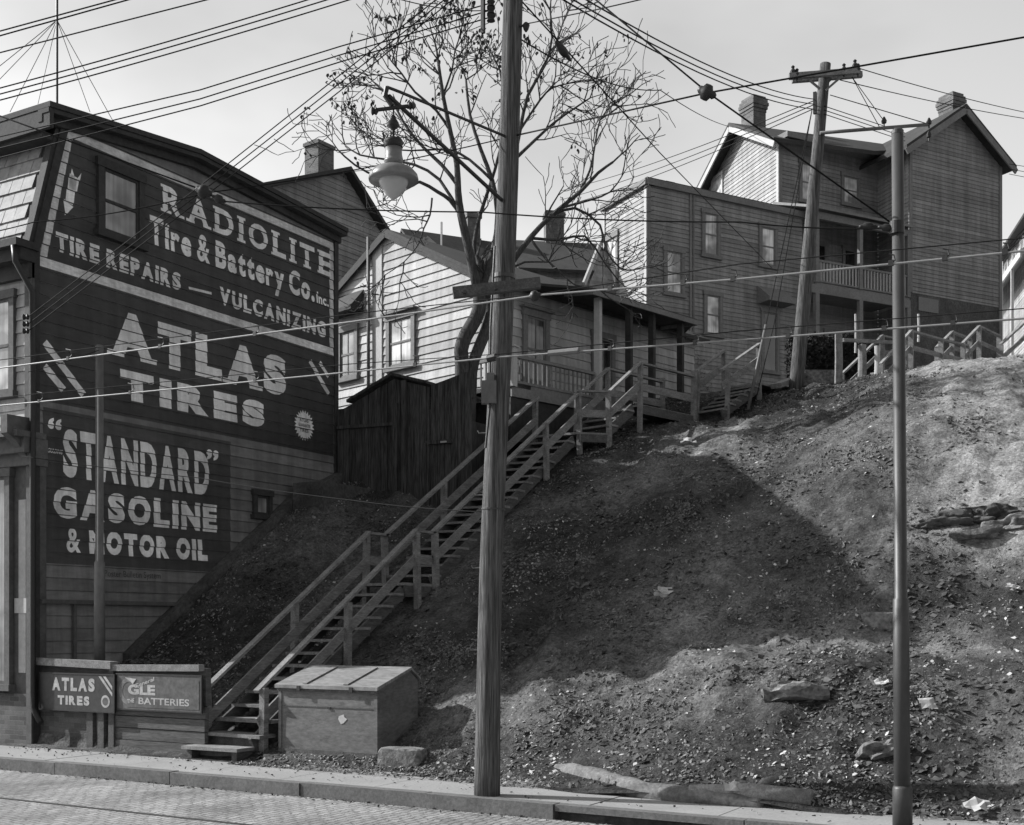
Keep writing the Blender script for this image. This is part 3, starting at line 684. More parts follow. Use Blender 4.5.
# fourth flight
N5 = C3(722, 369.5, 29.3); N6 = C3(759, 344, 30.6); F5 = C3(697, 371, 29.9); F6 = C3(724, 350.5, 31.2)
n4 = 6; dd4 = V3(N6.x-N5.x, N6.y-N5.y, 0); run4 = dd4.length/n4; dd4.normalize(); rz4 = (N6.z-N5.z)/n4
f5 = V3(F5.x, F5.y, N5.z-.95+rz4*.2); n5 = V3(N5.x, N5.y, N5.z-.95+rz4*.2)
flight(f5, n5, dd4, n4, run4, rz4, ST)
rails(N5, N6, ST, .4); rails(F5, F6, ST, .4)
for q in (N5+dd4*.25, N6, F5, F6): post(q.x, q.y, hill(q.x, q.y, False)-.4, q.z-.02+(.15 if q is not N6 else 0)*.0, ST)
g = MB(); e5 = V3(N6.x, N6.y, N6.z-.95); e6 = V3(F6.x, F6.y, F6.z-.95); g.prism([e5, e5+dd4*1.6, e6+dd4*1.6, e6], (0, 0, -.05)); g.build('landing', 'wood', ST)
# ---------------------------------------------------------------- ridge boardwalk
BW = thing('hilltop_boardwalk', 'stepped wooden boardwalk with rails running along the hilltop before the large gabled house', 'boardwalk', P(930, 365, 32))
near = [(881, 363.7, 30.3), (911, 331, 31.0), (941, 339.5, 31.7), (967, 345, 32.3)]
seqs = [[(881, 363.7, 30.2), (911, 331, 31.0), (941, 339.5, 31.9), (967, 345.5, 32.8)], [(963, 343, 32.6), (979, 326.5, 33.1), (999, 336, 33.9)], [(1001, 344, 33.6), (1027, 320, 34.4), (1060, 332, 35.2)],
        [(842, 374, 31.6), (882, 336, 32.4), (905, 341, 33.1)], [(937, 347, 33.2), (952, 332, 33.7), (970, 339, 34.5)]]
for sq in seqs:
    pts = [P(*q) for q in sq]
    for a, b in zip(pts, pts[1:]):
        g = MB(); g.beam(a, b, .10, .05, ext=.03); g.build('handrail', 'wood', BW)
        g = MB(); g.beam(a-V3(0, 0, .42), b-V3(0, 0, .42), .03, .12); g.build('mid_rail', 'wood', BW)
    for a in pts: g = MB(); g.box(a.x-.06, a.x+.06, a.y-.06, a.y+.06, a.z-1.6, a.z-.02); g.split('post', 'wood', BW)
for sq in (seqs[0][1:], seqs[1][1:], seqs[2][1:]):
    a, b = P(*sq[0]), P(*sq[-1]); b.z = min(b.z, a.z); dv = (b-a); dv.z = 0; dv.normalize(); nn_ = V3(-dv.y, dv.x, 0)
    g = MB(); g.obox(V3(a.x, a.y, a.z-.95), dv, nn_, V3(0, 0, 1), 0, (b-a).length, 0, 1.0, -.06, 0); g.build('deck', 'wood', BW)
    g = MB(); g.obox(V3(a.x, a.y, a.z-.95), dv, nn_, V3(0, 0, 1), 0, (b-a).length, -.03, .02, -.35, -.065); g.build('deck_edge', 'wood_dark', BW)
for (a, b) in ((P(881, 363.7, 30.2), P(911, 331, 31.0)), (P(963, 343, 32.6), P(979, 326.5, 33.1))):
    dv = b-a; hz = V3(dv.x, dv.y, 0); n = 4; hz /= n
    nn_ = V3(-hz.y, hz.x, 0).normalized()
    for i in range(n):
        o = a-V3(0, 0, .95)+hz*i+V3(0, 0, dv.z/n*(i+1)); MB().obox(o, hz.normalized(), nn_, V3(0, 0, 1), 0, hz.length, 0, 1, -.05, 0).build('tread', 'wood', BW)
# weathered stumps and posts near the hedge
for i, (px, y0, y1, D, r, lab) in enumerate(((838.5, 334, 376, 31.0, .10, 'thick pale weathered post standing at the right end of the dark hedge'), (862, 345, 374, 31.2, .11, 'short stout timber post under the hedge rail on the hilltop'), (877, 346, 372, 31.0, .07, 'white peeling stump of a post just left of the tall steel pole'), (855.5, 314, 345, 32.5, .03, 'thin white stake rising above the rail beside the hedge'), (918.5, 314, 334, 33.5, .035, 'short white stake right of the steel pole at the foot of the gabled house'))):
    a = P(px, y1+8, D); b = P(px, y0, D)
    g = MB(); g.tube([a, (a+b)/2+V3(.01, 0, 0), b], [r*1.05, r, r*.95], 9); tag(g.build('wooden_post', 'wood' if i not in (2, 3, 4) else 'trim_white'), lab, 'post')
g = MB(); g.beam(P(843, 340, 31.1), P(906, 343, 32.8), .07, .09); tag(g.build('hedge_rail', 'wood'), 'single horizontal rail beyond the thick pale post at the hedge end', 'rail')
# =====================================================================
# HOUSES
def gable_roof(mb, ridge_a, ridge_b, e_a, e_b, f_a, f_b, th=.12):
    for q in ((ridge_a, ridge_b, e_b, e_a), (ridge_a, ridge_b, f_b, f_a)):
        q = [Vector(p) for p in q]; mb.prism([p for p in q], V3(0, 0, -th))
# ---- white gabled cottage
DB = Vector(RIGHT*math.sin(math.radians(44.6))+FWD*math.cos(math.radians(44.6)))       # along the porch side, away
DF = Vector(-RIGHT*math.cos(math.radians(44.6))+FWD*math.sin(math.radians(44.6)))      # along the street front, to the left
H0 = cam(-.55, 28.9, 0)
HB = thing('white_cottage', 'small white clapboard cottage with gable front and shaded side porch behind the dark shed', 'house', H0+V3(0, 0, 7.4))
wf = Wall(H0, -DF, -DB, .22, .026)      # s negative to the left
f = wf.at
pk = f(388.7, 234); er = f(467, 270); sl = (pk[1]-er[1])/(er[0]-pk[0])
zE = pk[1]+sl*pk[0]; sLft = 2*pk[0]
wf.siding([[(sLft, 6.2), (0, 6.2), (0, zE), (sLft, zE)], [(sLft, zE), (0, zE), (pk[0], pk[1]-.02)]], 'white_board', HB, 'front_wall')
ws = Wall(H0, DB, Vector((DB.y, -DB.x, 0)), .22, .026)
LB = 8.2
ws.siding([[(0, 6.6), (LB, 6.6), (LB, zE), (0, zE)]], 'white_board', HB, 'side_wall')
g = MB(); wf.bar(g, -.14, .03, 6.6, zE, -.05, .05); wf.bar(g, f(375, 300)[0]-.06, f(383, 300)[0], 7, f(378, 246)[1], 0, .045)
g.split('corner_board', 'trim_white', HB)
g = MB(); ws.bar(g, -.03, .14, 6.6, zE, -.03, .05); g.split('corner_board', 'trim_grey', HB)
g = MB(); O_ = .13
rf = lambda s, z, d: wf.p(s, z, 0)+DB*d
ra, rb = rf(pk[0], pk[1]+.12, -O_), rf(pk[0], pk[1]+.12, LB+.3)
gable_roof(g, ra, rb, rf(.35, zE-.06, -O_), rf(.35, zE-.06, LB+.3), rf(sLft-.35, zE-.06, -O_), rf(sLft-.35, zE-.06, LB+.3)); g.build('roof', 'roof', HB)
g = MB(); g.beam(ra+V3(0, 0, -.17), rf(.3, zE-.19, -O_), .04, .12); g.beam(ra+V3(0, 0, -.17), rf(sLft-.3, zE-.19, -O_), .04, .12); g.split('barge_board', 'trim_dark', HB)
a, b = f(391, 368), f(413, 316); wf.window(HB, a[0], b[0], a[1], b[1], 'trim_grey', 'pane_curtain', .13, vert=True, hood=True)
a, b = f(342, 379), f(356, 330); wf.window(HB, a[0], b[0], a[1], b[1], 'trim_grey', 'pane_grey', .13, vert=True)
g = MB(); a = f(341, 309); b = f(366, 318); g.prism([wf.p(a[0]-.3, a[1]+.35, 0), wf.p(a[0]-.3, a[1]-.15, .45), wf.p(a[0]-.3, a[1]-.25, .45), wf.p(a[0]-.3, a[1]-.25, 0)], -DF*1.3); g.split('window_hood', 'roof', HB)
a = f(372, 390); b = f(372, 238); g = MB(); g.tube([wf.p(a[0], a[1]-.8, .12), wf.p(b[0], b[1], .12)], .045, 8); g.build('drain_pipe', 'steel_pale', HB, True)
h = ws.at
a, b = h(525.5, 352), h(544, 318); ws.window(HB, a[0], b[0], 8.0, (h(525.5, 315)[1]+h(544, 321)[1])/2, 'trim_grey', 'pane_grey', .14, vert=True, hood=True)
a, b = h(594, 372), h(610, 372); ws.window(HB, a[0], b[0], 7.5, 9.5, 'trim_grey', 'pane_dark', .14, 'door', mid=False)
# porch
PO = cam(0, 27.6, 0); PW = Wall(PO, DB, Vector((DB.y, -DB.x, 0)))
zdk = 7.52; zrl = 8.13; pd = (PO-H0).dot(Vector((DB.y, -DB.x, 0)))
PL = 7.0
dw = -Vector((DB.y, -DB.x, 0))
g = MB(); g.obox(PO, DB, dw, V3(0, 0, 1), 0, PL, 0, pd, zdk-.1, zdk); g.obox(PO, DB, dw, V3(0, 0, 1), -.02, PL, -.02, .03, zdk-.32, zdk-.101); g.build('porch_floor', 'trim_grey', HB)
g = MB(); g.obox(PO-DB*(-.1), -dw*-1, DB, V3(0, 0, 1), 0, 1.4, -.1, .9, zdk-.1, zdk)
g = MB(); g.obox(PO, DF, DB, V3(0, 0, 1), 0, 2.0, 0, .62, zdk-.1, zdk-.002); g.obox(PO, DB, dw, V3(0, 0, 1), 0, PL, .04, pd, 6.2, zdk-.33); g.build('porch_skirt', 'trim_dark', HB)
def balus(mb, a, b, z0, z1, sp=.15, w=.034):
    d = b-a; L = d.length; n = int(L/sp); d.normalize()
    for i in range(n+1):
        p = a+d*(L*i/n); mb.box(p.x-w/2, p.x+w/2, p.y-w/2, p.y+w/2, z0, z1)
g = MB(); a, b = PO+DB*.1, PO+DB*2.85; balus(g, a, b, zdk+.05, zrl-.05); balus(g, PO, PO+DF*1.35, zdk+.05, zrl-.05); g.build('balusters', 'trim_grey', HB)
g = MB(); g.beam(V3(a.x, a.y, zrl), V3(b.x, b.y, zrl), .09, .07); g.beam(V3(a.x, a.y, zdk+.03), V3(b.x, b.y, zdk+.03), .05, .06); q = PO+DF*1.4; g.beam(V3(PO.x, PO.y, zrl), V3(q.x, q.y, zrl), .09, .07); g.build('porch_rail', 'trim_grey', HB)
g = MB(); g.box(PO.x-.09, PO.x+.09, PO.y-.09, PO.y+.09, zdk-.1, zrl+.18); g.box(PO.x-.13, PO.x+.13, PO.y-.13, PO.y+.13, zrl+.18, zrl+.22); g.build('newel_post', 'trim_white', HB)
zpr = 10.12
for k, s_ in enumerate((3.0, 4.2, 5.13, 6.35)):
    q = PO+DB*s_; g = MB(); w = .075; g.box(q.x-w, q.x+w, q.y-w, q.y+w, zdk if k else zdk, zpr-.12); g.build('porch_post', 'trim_white' if k == 0 else 'trim_dark', HB)  # first post coloured light as sunlit, the others darkened for porch shade
g = MB(); e0 = PO+DB*2.5-dw*.25; e1 = PO+DB*6.75-dw*.25
i0 = H0+DB*(-.2)-dw*0; i1 = H0+DB*7.6
zi = zE+.0
g.prism([V3(e0.x, e0.y, zpr), V3(e1.x, e1.y, zpr), V3(i1.x, i1.y, zi), V3(i0.x, i0.y, zi)], V3(0, 0, -.06)); g.build('porch_roof', 'roof', HB)
g = MB(); g.beam(V3(e0.x, e0.y, zpr-.10), V3(e1.x, e1.y, zpr-.10), .05, .13); e2 = e0+dw*.9; g.beam(V3(e0.x, e0.y, zpr-.12), V3(e2.x, e2.y, zpr-.0), .05, .10); e3 = e1+dw*1.2; g.beam(V3(e1.x, e1.y, zpr-.10), V3(e3.x, e3.y, zpr), .05, .13)
g.build('porch_fascia', 'trim_grey', HB)
# generic house made of polygonal walls -----------------------------------
KD = 1.2
def Q(px, D): return cam((px-CX)/F*D*KD, D*KD, 0)
def wall_of(a, b, pitch=.16, lap=.022):
    """wall from ground point a to ground point b (left to right seen from outside)"""
    u = (b-a).normalized(); n = Vector((u.y, -u.x, 0)); return Wall(a, u, n, pitch, lap), (b-a).length
def zof(py, D): return H+(CY-py)/F*D*KD
# ---- flat-roofed tall house
c0 = Q(647, 36); dl = (-RIGHT*math.sin(math.radians(26))+FWD*math.cos(math.radians(26))); dr = RIGHT*math.sin(math.radians(61))+FWD*math.cos(math.radians(61))
HC = thing('flat_roofed_house', 'tall flat roofed clapboard house with one sunlit end, right of the cottage porch', 'house', c0+V3(0, 0, 8))
zr_ = zof(183, 36)
# left end: find where px=604
def along(o, d, px):
    a, b = ray(px); r_ = Vector((a, b, 0)); n = Vector((-r_.y, r_.x, 0)); return -o.dot(n)/d.dot(n)
tl = along(c0, dl, 604); cl = c0+dl*tl
tr_ = along(c0, dr, 802); cr = c0+dr*tr_
wl_, Ll = wall_of(cl, c0); wr_, Lr = wall_of(c0, cr)
wl_.siding([[(0, 7), (Ll, 7), (Ll, zr_), (0, zr_)]], 'sunlit_board', HC, 'end_wall')
wr_.siding([[(0, 7), (Lr, 7), (Lr, zr_), (0, zr_)]], 'house_board', HC, 'side_wall')  # shaded side takes the darker clapboard copy, the sunlit end the lighter
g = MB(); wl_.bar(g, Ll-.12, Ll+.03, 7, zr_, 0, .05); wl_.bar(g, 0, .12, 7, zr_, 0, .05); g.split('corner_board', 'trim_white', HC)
g = MB(); wr_.bar(g, 0, .12, 7, zr_, 0, .05); s_ = wr_.at(689, 300)[0]; wr_.bar(g, s_, s_+.1, 7, zr_, 0, .05); wr_.bar(g, s_+.16, s_+.22, 7, zr_, 0, .05); g.split('corner_board', 'trim_grey', HC)  # same corner trim greyed on the shaded side, shade put into the colour
g = MB(); bk = dl*5
for (w_, L_) in ((wl_, Ll), (wr_, Lr)): w_.bar(g, -.08, L_+.10, zr_-.08, zr_+.14, -.25, .14); 
g.build('cornice', 'trim_grey', HC)
g = MB(); g.prism([V3(p.x, p.y, zr_+.15) for p in (cl, c0, cr, cr+bk, cl+dl*.1)], V3(0, 0, .08)); g.build('roof', 'roof', HC)
g = MB(); a = wr_.at(684, 185); g.obox(wr_.p(a[0], zr_+.1, -1.0), wr_.u, wr_.n, V3(0, 0, 1), -.2, .2, -.2, .2, 0, .5); g.build('chimney', 'brick', HC)
for (x0, y0, x1, y1) in ((704, 213, 717, 257), (761, 227, 774, 267), (666, 251, 681, 295), (706, 295, 719, 336), (763, 312, 776, 352)):
    a = wr_.at(x0, (y0+y1)/2)[0]; b = wr_.at(x1, 0)[0]; z1 = (wr_.at(x0, y0)[1]); z0 = wr_.at(x0, y1-2.5)[1]
    if x0 == 763: wr_.window(HC, a, b, z0-.8, z1, 'trim_grey', 'pane_dark', .12, 'door', mid=False)
    else: wr_.window(HC, a, b, z0, z1, 'trim_grey', 'pane_curtain', .13, vert=False)
a = wl_.at(607.5, 290); b = wl_.at(617, 247); wl_.window(HC, a[0], b[0], a[1], b[1]+.4, 'trim_grey', 'pane_curtain', .14)
g = MB(); a = wr_.at(757, 300); g.prism([wr_.p(a[0], a[1]+.55, 0), wr_.p(a[0], a[1], .7), wr_.p(a[0], a[1]-.15, .7), wr_.p(a[0], a[1]-.15, 0)], wr_.u*1.3); g.build('door_hood', 'trim_grey', HC)
# lean-to rake at the left end
a, b = P(604.5, 233, 46), P(584, 284, 44.5)
g = MB(); g.beam(a, b, .08, .18); g.build('rake_board', 'trim_white', HC)
g = MB(); g.prism([a+V3(.1, .2, 0), b+V3(.1, .2, 0), V3(b.x+.5, b.y, 8), V3(a.x+.5, a.y, 8)], (.8, 1.2, 0)); g.build('lean_to', 'house_board', HC)
# ---- large gabled house
d0_ = cam(8.8, 40, 0)*KD; dn = (-RIGHT*math.sin(math.radians(17.5))+FWD*math.cos(math.radians(17.5))); de = RIGHT*math.sin(math.radians(62.5))+FWD*math.cos(math.radians(62.5))
HD = thing('gabled_house', 'large gabled clapboard house with two brick chimneys and two storey porch on the hilltop', 'house', d0_+V3(0, 0, 8))
zev = zof(140, 40); wl2 = d0_+dn*5.3*KD
wg, Lg = wall_of(wl2, d0_); zap = zev+1.45*KD
wg.siding([[(0, 7), (Lg, 7), (Lg, zev), (0, zev)], [(0, zev), (Lg, zev), (Lg/2, zap)]], 'sunlit_board', HD, 'gable_wall')
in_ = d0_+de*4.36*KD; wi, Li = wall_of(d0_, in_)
wi.siding([[(0, 7), (Li, 7), (Li, zev), (0, zev)]], 'house_board', HD, 'recessed_wall')  # shade painted in: darker board copy than on the sunlit gable
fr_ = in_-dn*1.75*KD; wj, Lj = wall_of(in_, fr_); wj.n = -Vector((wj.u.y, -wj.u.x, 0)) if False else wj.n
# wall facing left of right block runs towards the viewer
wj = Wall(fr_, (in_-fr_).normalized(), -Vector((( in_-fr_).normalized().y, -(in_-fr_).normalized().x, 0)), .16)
wj.siding([[(0, 7), (Lj, 7), (Lj, zev), (0, zev)]], 'sunlit_board', HD, 'return_wall')
tE = along(fr_, de, 1001); re_ = fr_+de*tE; wk, Lk = wall_of(fr_, re_)
zapk = zev+1.5*KD
zbr = wk.at(908, 292)[1]
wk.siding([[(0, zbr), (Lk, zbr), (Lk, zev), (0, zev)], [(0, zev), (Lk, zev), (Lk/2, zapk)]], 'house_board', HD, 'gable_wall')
g = MB(); wk.bar(g, 0, Lk, 7, zbr+.6, -.1, -.004); g.build('foundation_wall', 'oldconc', HD)
a = wk.at(918, 308); b = wk.at(938, 296); g = MB(); wk.bar(g, a[0], b[0], a[1]-.1, a[1]+.45, -.01, .03); g.build('cellar_window', 'pane_dark', HD)
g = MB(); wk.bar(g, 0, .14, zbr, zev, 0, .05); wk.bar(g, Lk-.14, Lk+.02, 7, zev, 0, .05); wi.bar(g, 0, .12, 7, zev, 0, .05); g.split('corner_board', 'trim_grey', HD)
g = MB(); wg.bar(g, Lg-.14, Lg+.03, 7, zev, 0, .05); g.split('corner_board', 'trim_white', HD)  # whiter trim copy on the sunlit gable, grey on the shaded walls
# roofs
def up(p, z): return V3(p.x, p.y, z)
ov = .55
g = MB()
gm = (wl2+d0_)/2
g_n = wg.n
sA = (zap-zev)/(Lg/2)
gable_roof(g, up(gm+g_n*ov, zap+.14), up(gm-g_n*9, zap+.14), up(d0_-dn*ov+g_n*ov, zev+.14-sA*ov), up(d0_-dn*ov-g_n*4.0, zev+.14-sA*ov), up(wl2+dn*ov+g_n*ov, zev+.14-sA*ov), up(wl2+dn*ov-g_n*9, zev+.14-sA*ov), .16)
km = (fr_+re_)/2; kn = wk.n; sB = (zapk-zev)/(Lk/2)
lo = 1.5
gable_roof(g, up(km+kn*ov, zapk+.14), up(km-kn*9, zapk+.14), up(re_+de*.3+kn*ov, zev+.14-sB*.3), up(re_+de*.3-kn*9, zev+.14-sB*.3), up(fr_-de*lo*.45+kn*ov, zev+.14-sB*lo*.45), up(fr_-de*lo*.45-kn*9, zev+.14-sB*lo*.45), .16)
g.build('roof', 'roof', HD)
g = MB()
g.beam(up(gm+g_n*(ov-.02), zap-.12), up(d0_-dn*ov+g_n*(ov-.02), zev-.12-sA*ov), .06, .22); g.beam(up(gm+g_n*(ov-.02), zap-.12), up(wl2+dn*ov+g_n*(ov-.02), zev-.12-sA*ov), .06, .22)
g.split('barge_board', 'trim_white', HD)
g = MB(); g.beam(up(km+kn*(ov-.02), zapk-.12), up(re_+de*.3+kn*(ov-.02), zev-.12-sB*.3), .06, .24); g.beam(up(km+kn*(ov-.02), zapk-.12), up(fr_-de*lo*.45+kn*(ov-.02), zev-.12-sB*lo*.45), .06, .24)
wi.bar(g, .0, Li, zev-.02, zev+.2, -.1, .5); g.build('cornice', 'trim_grey', HD)
def chimney(px0, px1, y0, y1, D, par, deg=62):
    D = D*KD; w = (px1-px0)/F*D; z1 = H+(CY-y0)/F*D; z0 = H+(CY-y1)/F*D-1.5; c = cam(((px0+px1)/2-CX)/F*D, D, 0)
    u = RIGHT*math.sin(math.radians(deg))+FWD*math.cos(math.radians(deg)); v = Vector((-u.y, u.x, 0)); a = w*.30; b = w*.36
    g = MB(); hgt = z1-z0; O = V3(c.x, c.y, 0)
    g.obox(O, u, v, V3(0, 0, 1), -a*.9, a*.9, -b*.9, b*.9, z0, z1-w*.55)
    for k, e in enumerate((.95, 1.05, 1.13, 1.05, .9)): zz = z1-w*.55+k*w*.11; g.obox(O, u, v, V3(0, 0, 1), -a*e, a*e, -b*e, b*e, zz, zz+w*.11)
    return g.build('chimney', 'brick', par)
chimney(739, 768, 99, 134, 43.5, HD); chimney(937, 965, 96, 112, 42.9, HD)
for (x0, y0, x1, y1) in ((801, 163, 813, 203), (843, 176, 857, 206)):
    a = wi.at(x0, y0); b = wi.at(x1, y1); wi.window(HD, a[0], b[0], wi.at(x0, y1-3)[1], a[1], 'trim_grey', 'pane_curtain', .13)
a = wg.at(709, 196); b = wg.at(716, 182); wg.window(HD, .7, 1.55, b[1]-1.8, b[1]+.1, 'trim_white', 'pane_curtain', .12)
# two-storey porch in the nook
pn = wi.n; o1 = d0_+pn*1.75*KD; Wp = Wall(o1, de, pn)
s_e = Lj and (fr_-o1).dot(de)
zro = Wp.at(809, 207)[1]; zrl2 = Wp.at(809, 259)[1]; zfl = Wp.at(809, 281)[1]
g = MB(); g.prism([up(o1-de*.3+pn*.3, zro), up(o1+de*s_e+pn*.3, zro), up(in_+de*0, zro+.85), up(d0_-de*.3, zro+.85)], (0, 0, -.1)); g.build('porch_roof', 'trim_grey', HD)
g = MB(); Wp.bar(g, -.2, s_e, zro-.38, zro-.11, -.1, .05); Wp.bar(g, -.2, s_e, zfl-.42, zfl-.1, -.05, .05); g.obox(o1, de, -pn, V3(0, 0, 1), 0, s_e, 0, 1.7*KD, zfl-.1, zfl); g.build('porch_floor', 'trim_grey', HD)
g = MB(); balus(g, Wp.p(.1, 0), Wp.p(s_e-.1, 0), zfl+.08, zrl2-.04, .16, .055); g.build('balusters', 'trim_white', HD)
g = MB(); g.beam(Wp.p(0, zrl2), Wp.p(s_e, zrl2), .09, .08); g.beam(Wp.p(0, zfl+.06), Wp.p(s_e, zfl+.06), .07, .06); g.build('porch_rail', 'trim_grey', HD)
for s_ in (.05, Wp.at(860, 250)[0], s_e-.1):
    g = MB(); Wp.bar(g, s_-.08, s_+.08, zfl, zro-.3, -.08, .08); Wp.bar(g, s_-.09, s_+.09, 7.2, zfl-.42, -.08, .08); g.build('porch_post', 'trim_grey', HD)
for (x0, x1) in ((812, 822), (840, 852)):
    a = wi.at(x0+4, 260)[0]; b = wi.at(x1+3, 260)[0]; wi.window(HD, a, b, zfl+.05, zfl+2.3, 'trim_grey', 'pane_dark', .12, 'door', mid=False)
wi.window(HD, wi.at(826, 300)[0], wi.at(836, 300)[0], zfl-2.6, zfl-1.2, 'trim_grey', 'pane_grey', .12)
# ---- far right house
e0_ = Q(1008, 58); HE = thing('far_house', 'pale clapboard house with a low porch roof at the right edge of the picture', 'house', e0_+V3(0, 0, 8.5))
we = Wall(Q(1003, 60), (Q(1040, 52)-Q(1003, 60)).normalized(), (0, 0, 0), .17); we.n = Vector((we.u.y, -we.u.x, 0))
we.siding([[(0, 8), (10, 8), (10, zof(262, 60)), (0, zof(262, 60))]], 'sunlit_board', HE, 'front_wall')
g = MB(); z_ = zof(262, 60); g.prism([we.p(-.5, z_, .6), we.p(10, z_, .6), we.p(10, z_+2.2, -4), we.p(-.5, z_+2.2, -4)], (0, 0, -.15)); g.build('roof', 'roof', HE)
g = MB(); z2_ = zof(294, 59); g.prism([we.p(-.2, z2_, 1.0), we.p(10, z2_, 1.0), we.p(10, z2_+.7, 0), we.p(-.2, z2_+.7, 0)], (0, 0, -.12)); we.bar(g, -.2, 10, z2_-.35, z2_-.121, .9, 1.0); g.build('porch_roof', 'trim_white', HE)
for k in range(4): we.window(HE, .9+k*2.2, 1.7+k*2.2, z2_+.9, z_-.5, 'trim_white', 'pane_grey', .12)
g = MB(); 
for s_ in (1.6, 4.5, 7.5): we.bar(g, s_, s_+.16, 8, z2_-.35, .85, .99)
g.build('porch_post', 'trim_white', HE)
# ---- dark gabled house behind the painted building
a0 = cam((384.5-CX)/F*48, 48, 0); HG = thing('dark_gabled_house', 'dark clapboard gable end with a brick chimney rising behind the painted building', 'house', a0+V3(0, 0, 7))
ug = Vector(RIGHT*math.sin(math.radians(35))+FWD*math.cos(math.radians(35)))
wq = Wall(a0, ug, Vector((ug.y, -ug.x, 0)), .2, .024)
ap = wq.at(343.6, 171); rt = wq.at(384.5, 237); lf = wq.at(262, 186)
ll = wq.at(262, 200)
zb = 6
wq.siding([[(lf[0], zb), (rt[0], zb), (rt[0], rt[1]), (lf[0], rt[1])], [(lf[0], rt[1]), (rt[0], rt[1]), (ap[0], ap[1]-.1), (lf[0], lf[1])]], 'house_board', HG, 'gable_wall')
g = MB(); gn = wq.n
sG = (ap[1]-rt[1])/(rt[0]-ap[0])
gable_roof(g, wq.p(ap[0], ap[1]+.1, .4), wq.p(ap[0], ap[1]+.1, -8), wq.p(rt[0]+.4, rt[1]+.1-sG*.4, .4), wq.p(rt[0]+.4, rt[1]+.1-sG*.4, -8), wq.p(lf[0]-1, lf[1]-.35, .4), wq.p(lf[0]-1, lf[1]-.35, -8), .18); g.build('roof', 'roof', HG)
g = MB(); pp = wq.p(wq.at(331, 160)[0], 0, -.6); zc1 = H+(CY-151)/F*46.5; g.obox(pp, ug, gn, V3(0, 0, 1), -.42, .42, -.35, .35, ap[1]-2.0, zc1); g.obox(pp, ug, gn, V3(0, 0, 1), -.47, .47, -.4, .4, zc1-.16, zc1-.04); g.build('chimney', 'brick', HG)
# ---- far houses behind the tree
def far_house(name, label, px0, px1, y_eave0, y_ridge, D, deg, chims, zb=8, pitch_d=4, wm='house_board', win=()):
    a = cam((px0-CX)/F*D, D, 0); u = RIGHT*math.cos(math.radians(deg))+FWD*math.sin(math.radians(deg))
    t = thing(name, label, 'house', a+V3(0, 0, zb)); L = along(a, u, px1); w, _ = wall_of(a, a+u*L, .16)
    ze = H+(CY-y_eave0)/F*D; zr2 = H+(CY-y_ridge)/F*(D+pitch_d)
    w.siding([[(0, zb), (L, zb), (L, ze), (0, ze)]], wm, t, 'front_wall')
    dpt = pitch_d*2; g = MB(); g.prism([w.p(0, ze), w.p(0, zr2-.2, -pitch_d), w.p(0, ze, -dpt)], u*L)
    g.prism([w.p(0, zb, -.1), w.p(0, ze, -.1), w.p(0, ze, -dpt), w.p(0, zb, -dpt)], u*L); g.build('gable_ends', wm, t)
    g = MB(); gable_roof(g, w.p(-.3, zr2, -pitch_d), w.p(L+.3, zr2, -pitch_d), w.p(-.3, ze-.1, .4), w.p(L+.3, ze-.1, .4), w.p(-.3, ze-.1, -dpt-.4), w.p(L+.3, ze-.1, -dpt-.4)); g.build('roof', 'roof', t)
    for (s_, wd_, hh) in chims:
        g = MB(); g.obox(w.p(L*s_, 0, -pitch_d), w.u, w.n, V3(0, 0, 1), -wd_/2, wd_/2, -.3, .3, zr2-.6, zr2+hh); g.obox(w.p(L*s_, 0, -pitch_d), w.u, w.n, V3(0, 0, 1), -wd_/2-.06, wd_/2+.06, -.36, .36, zr2+hh-.25, zr2+hh-.08); g.build('chimney', 'brick', t)
    for (s_, w_, z0, z1) in win: w.window(t, L*s_, L*s_+w_, z0, z1, 'trim_white', 'pane_curtain', .12)
    return t
t = far_house('row_house', 'dark roofed house with gabled dormer seen just above the white cottage roof', 441, 523, 285, 232, 50, 25, [(.82, .62, 1.1)])
g = MB(); a = P(441, 229, 51); b = P(426, 239, 50)
q = P(434, 250, 49.5); g.prism([P(418, 262, 49), P(426, 238, 49), P(441, 250, 49), P(441, 268, 49)], FWD*4); g.build('dormer', 'house_board', t)
g = MB(); g.beam(P(417, 264, 48.8), P(426, 238, 48.8), .1, .2); g.beam(P(426, 238, 48.8), P(442, 252, 48.8), .1, .2); g.beam(P(441.5, 262, 49), P(441.5, 222, 49), .06, .06); g.build('dormer_trim', 'trim_white', t)
far_house('row_house', 'dark roofed house with a squat brick chimney and one white window behind the tree branches', 524, 612, 268, 240, 52, 8, [(.52, .85, 1.35)], win=[(.38, .55, 0, 0)] and [(.40, .5, 15.6, 16.7)])
# =====================================================================
# DARK SHED AND BOARD FENCE
SY = 21.5
SH = thing('board_shed', 'low dark tarred board shed with a pitched roof below the white cottage', 'shed', (-15.8, SY, 4.9))
def YP(px, py, y=SY): q = PY(px, py, y); return (q.x, y, q.z)
def boards(mb, x0, x1, topf, botf, y, th=.03, w=.17):
    x = x0
    while x < x1:
        xe = min(x+w-.012, x1); dy = random.uniform(0, .02)
        mb.box8([(x, y-dy, botf(x)), (xe, y-dy, botf(xe)), (xe, y+th-dy, botf(xe)), (x, y+th-dy, botf(x)), (x, y-dy, topf(x)), (xe, y-dy, topf(xe)), (xe, y+th-dy, topf(xe)), (x, y+th-dy, topf(x))]); x += w
pA, pB, pC, pD_ = YP(349.6, 404), YP(394, 377), YP(429, 385), YP(480, 366)
def lin(a, b): return lambda x: a[2]+(b[2]-a[2])*(x-a[0])/(b[0]-a[0])
def topf(x):
    if x < pA[0]: return pA[2]-.05
    return lin(pA, pB)(x) if x < pB[0] else lin(pB, pC)(x)
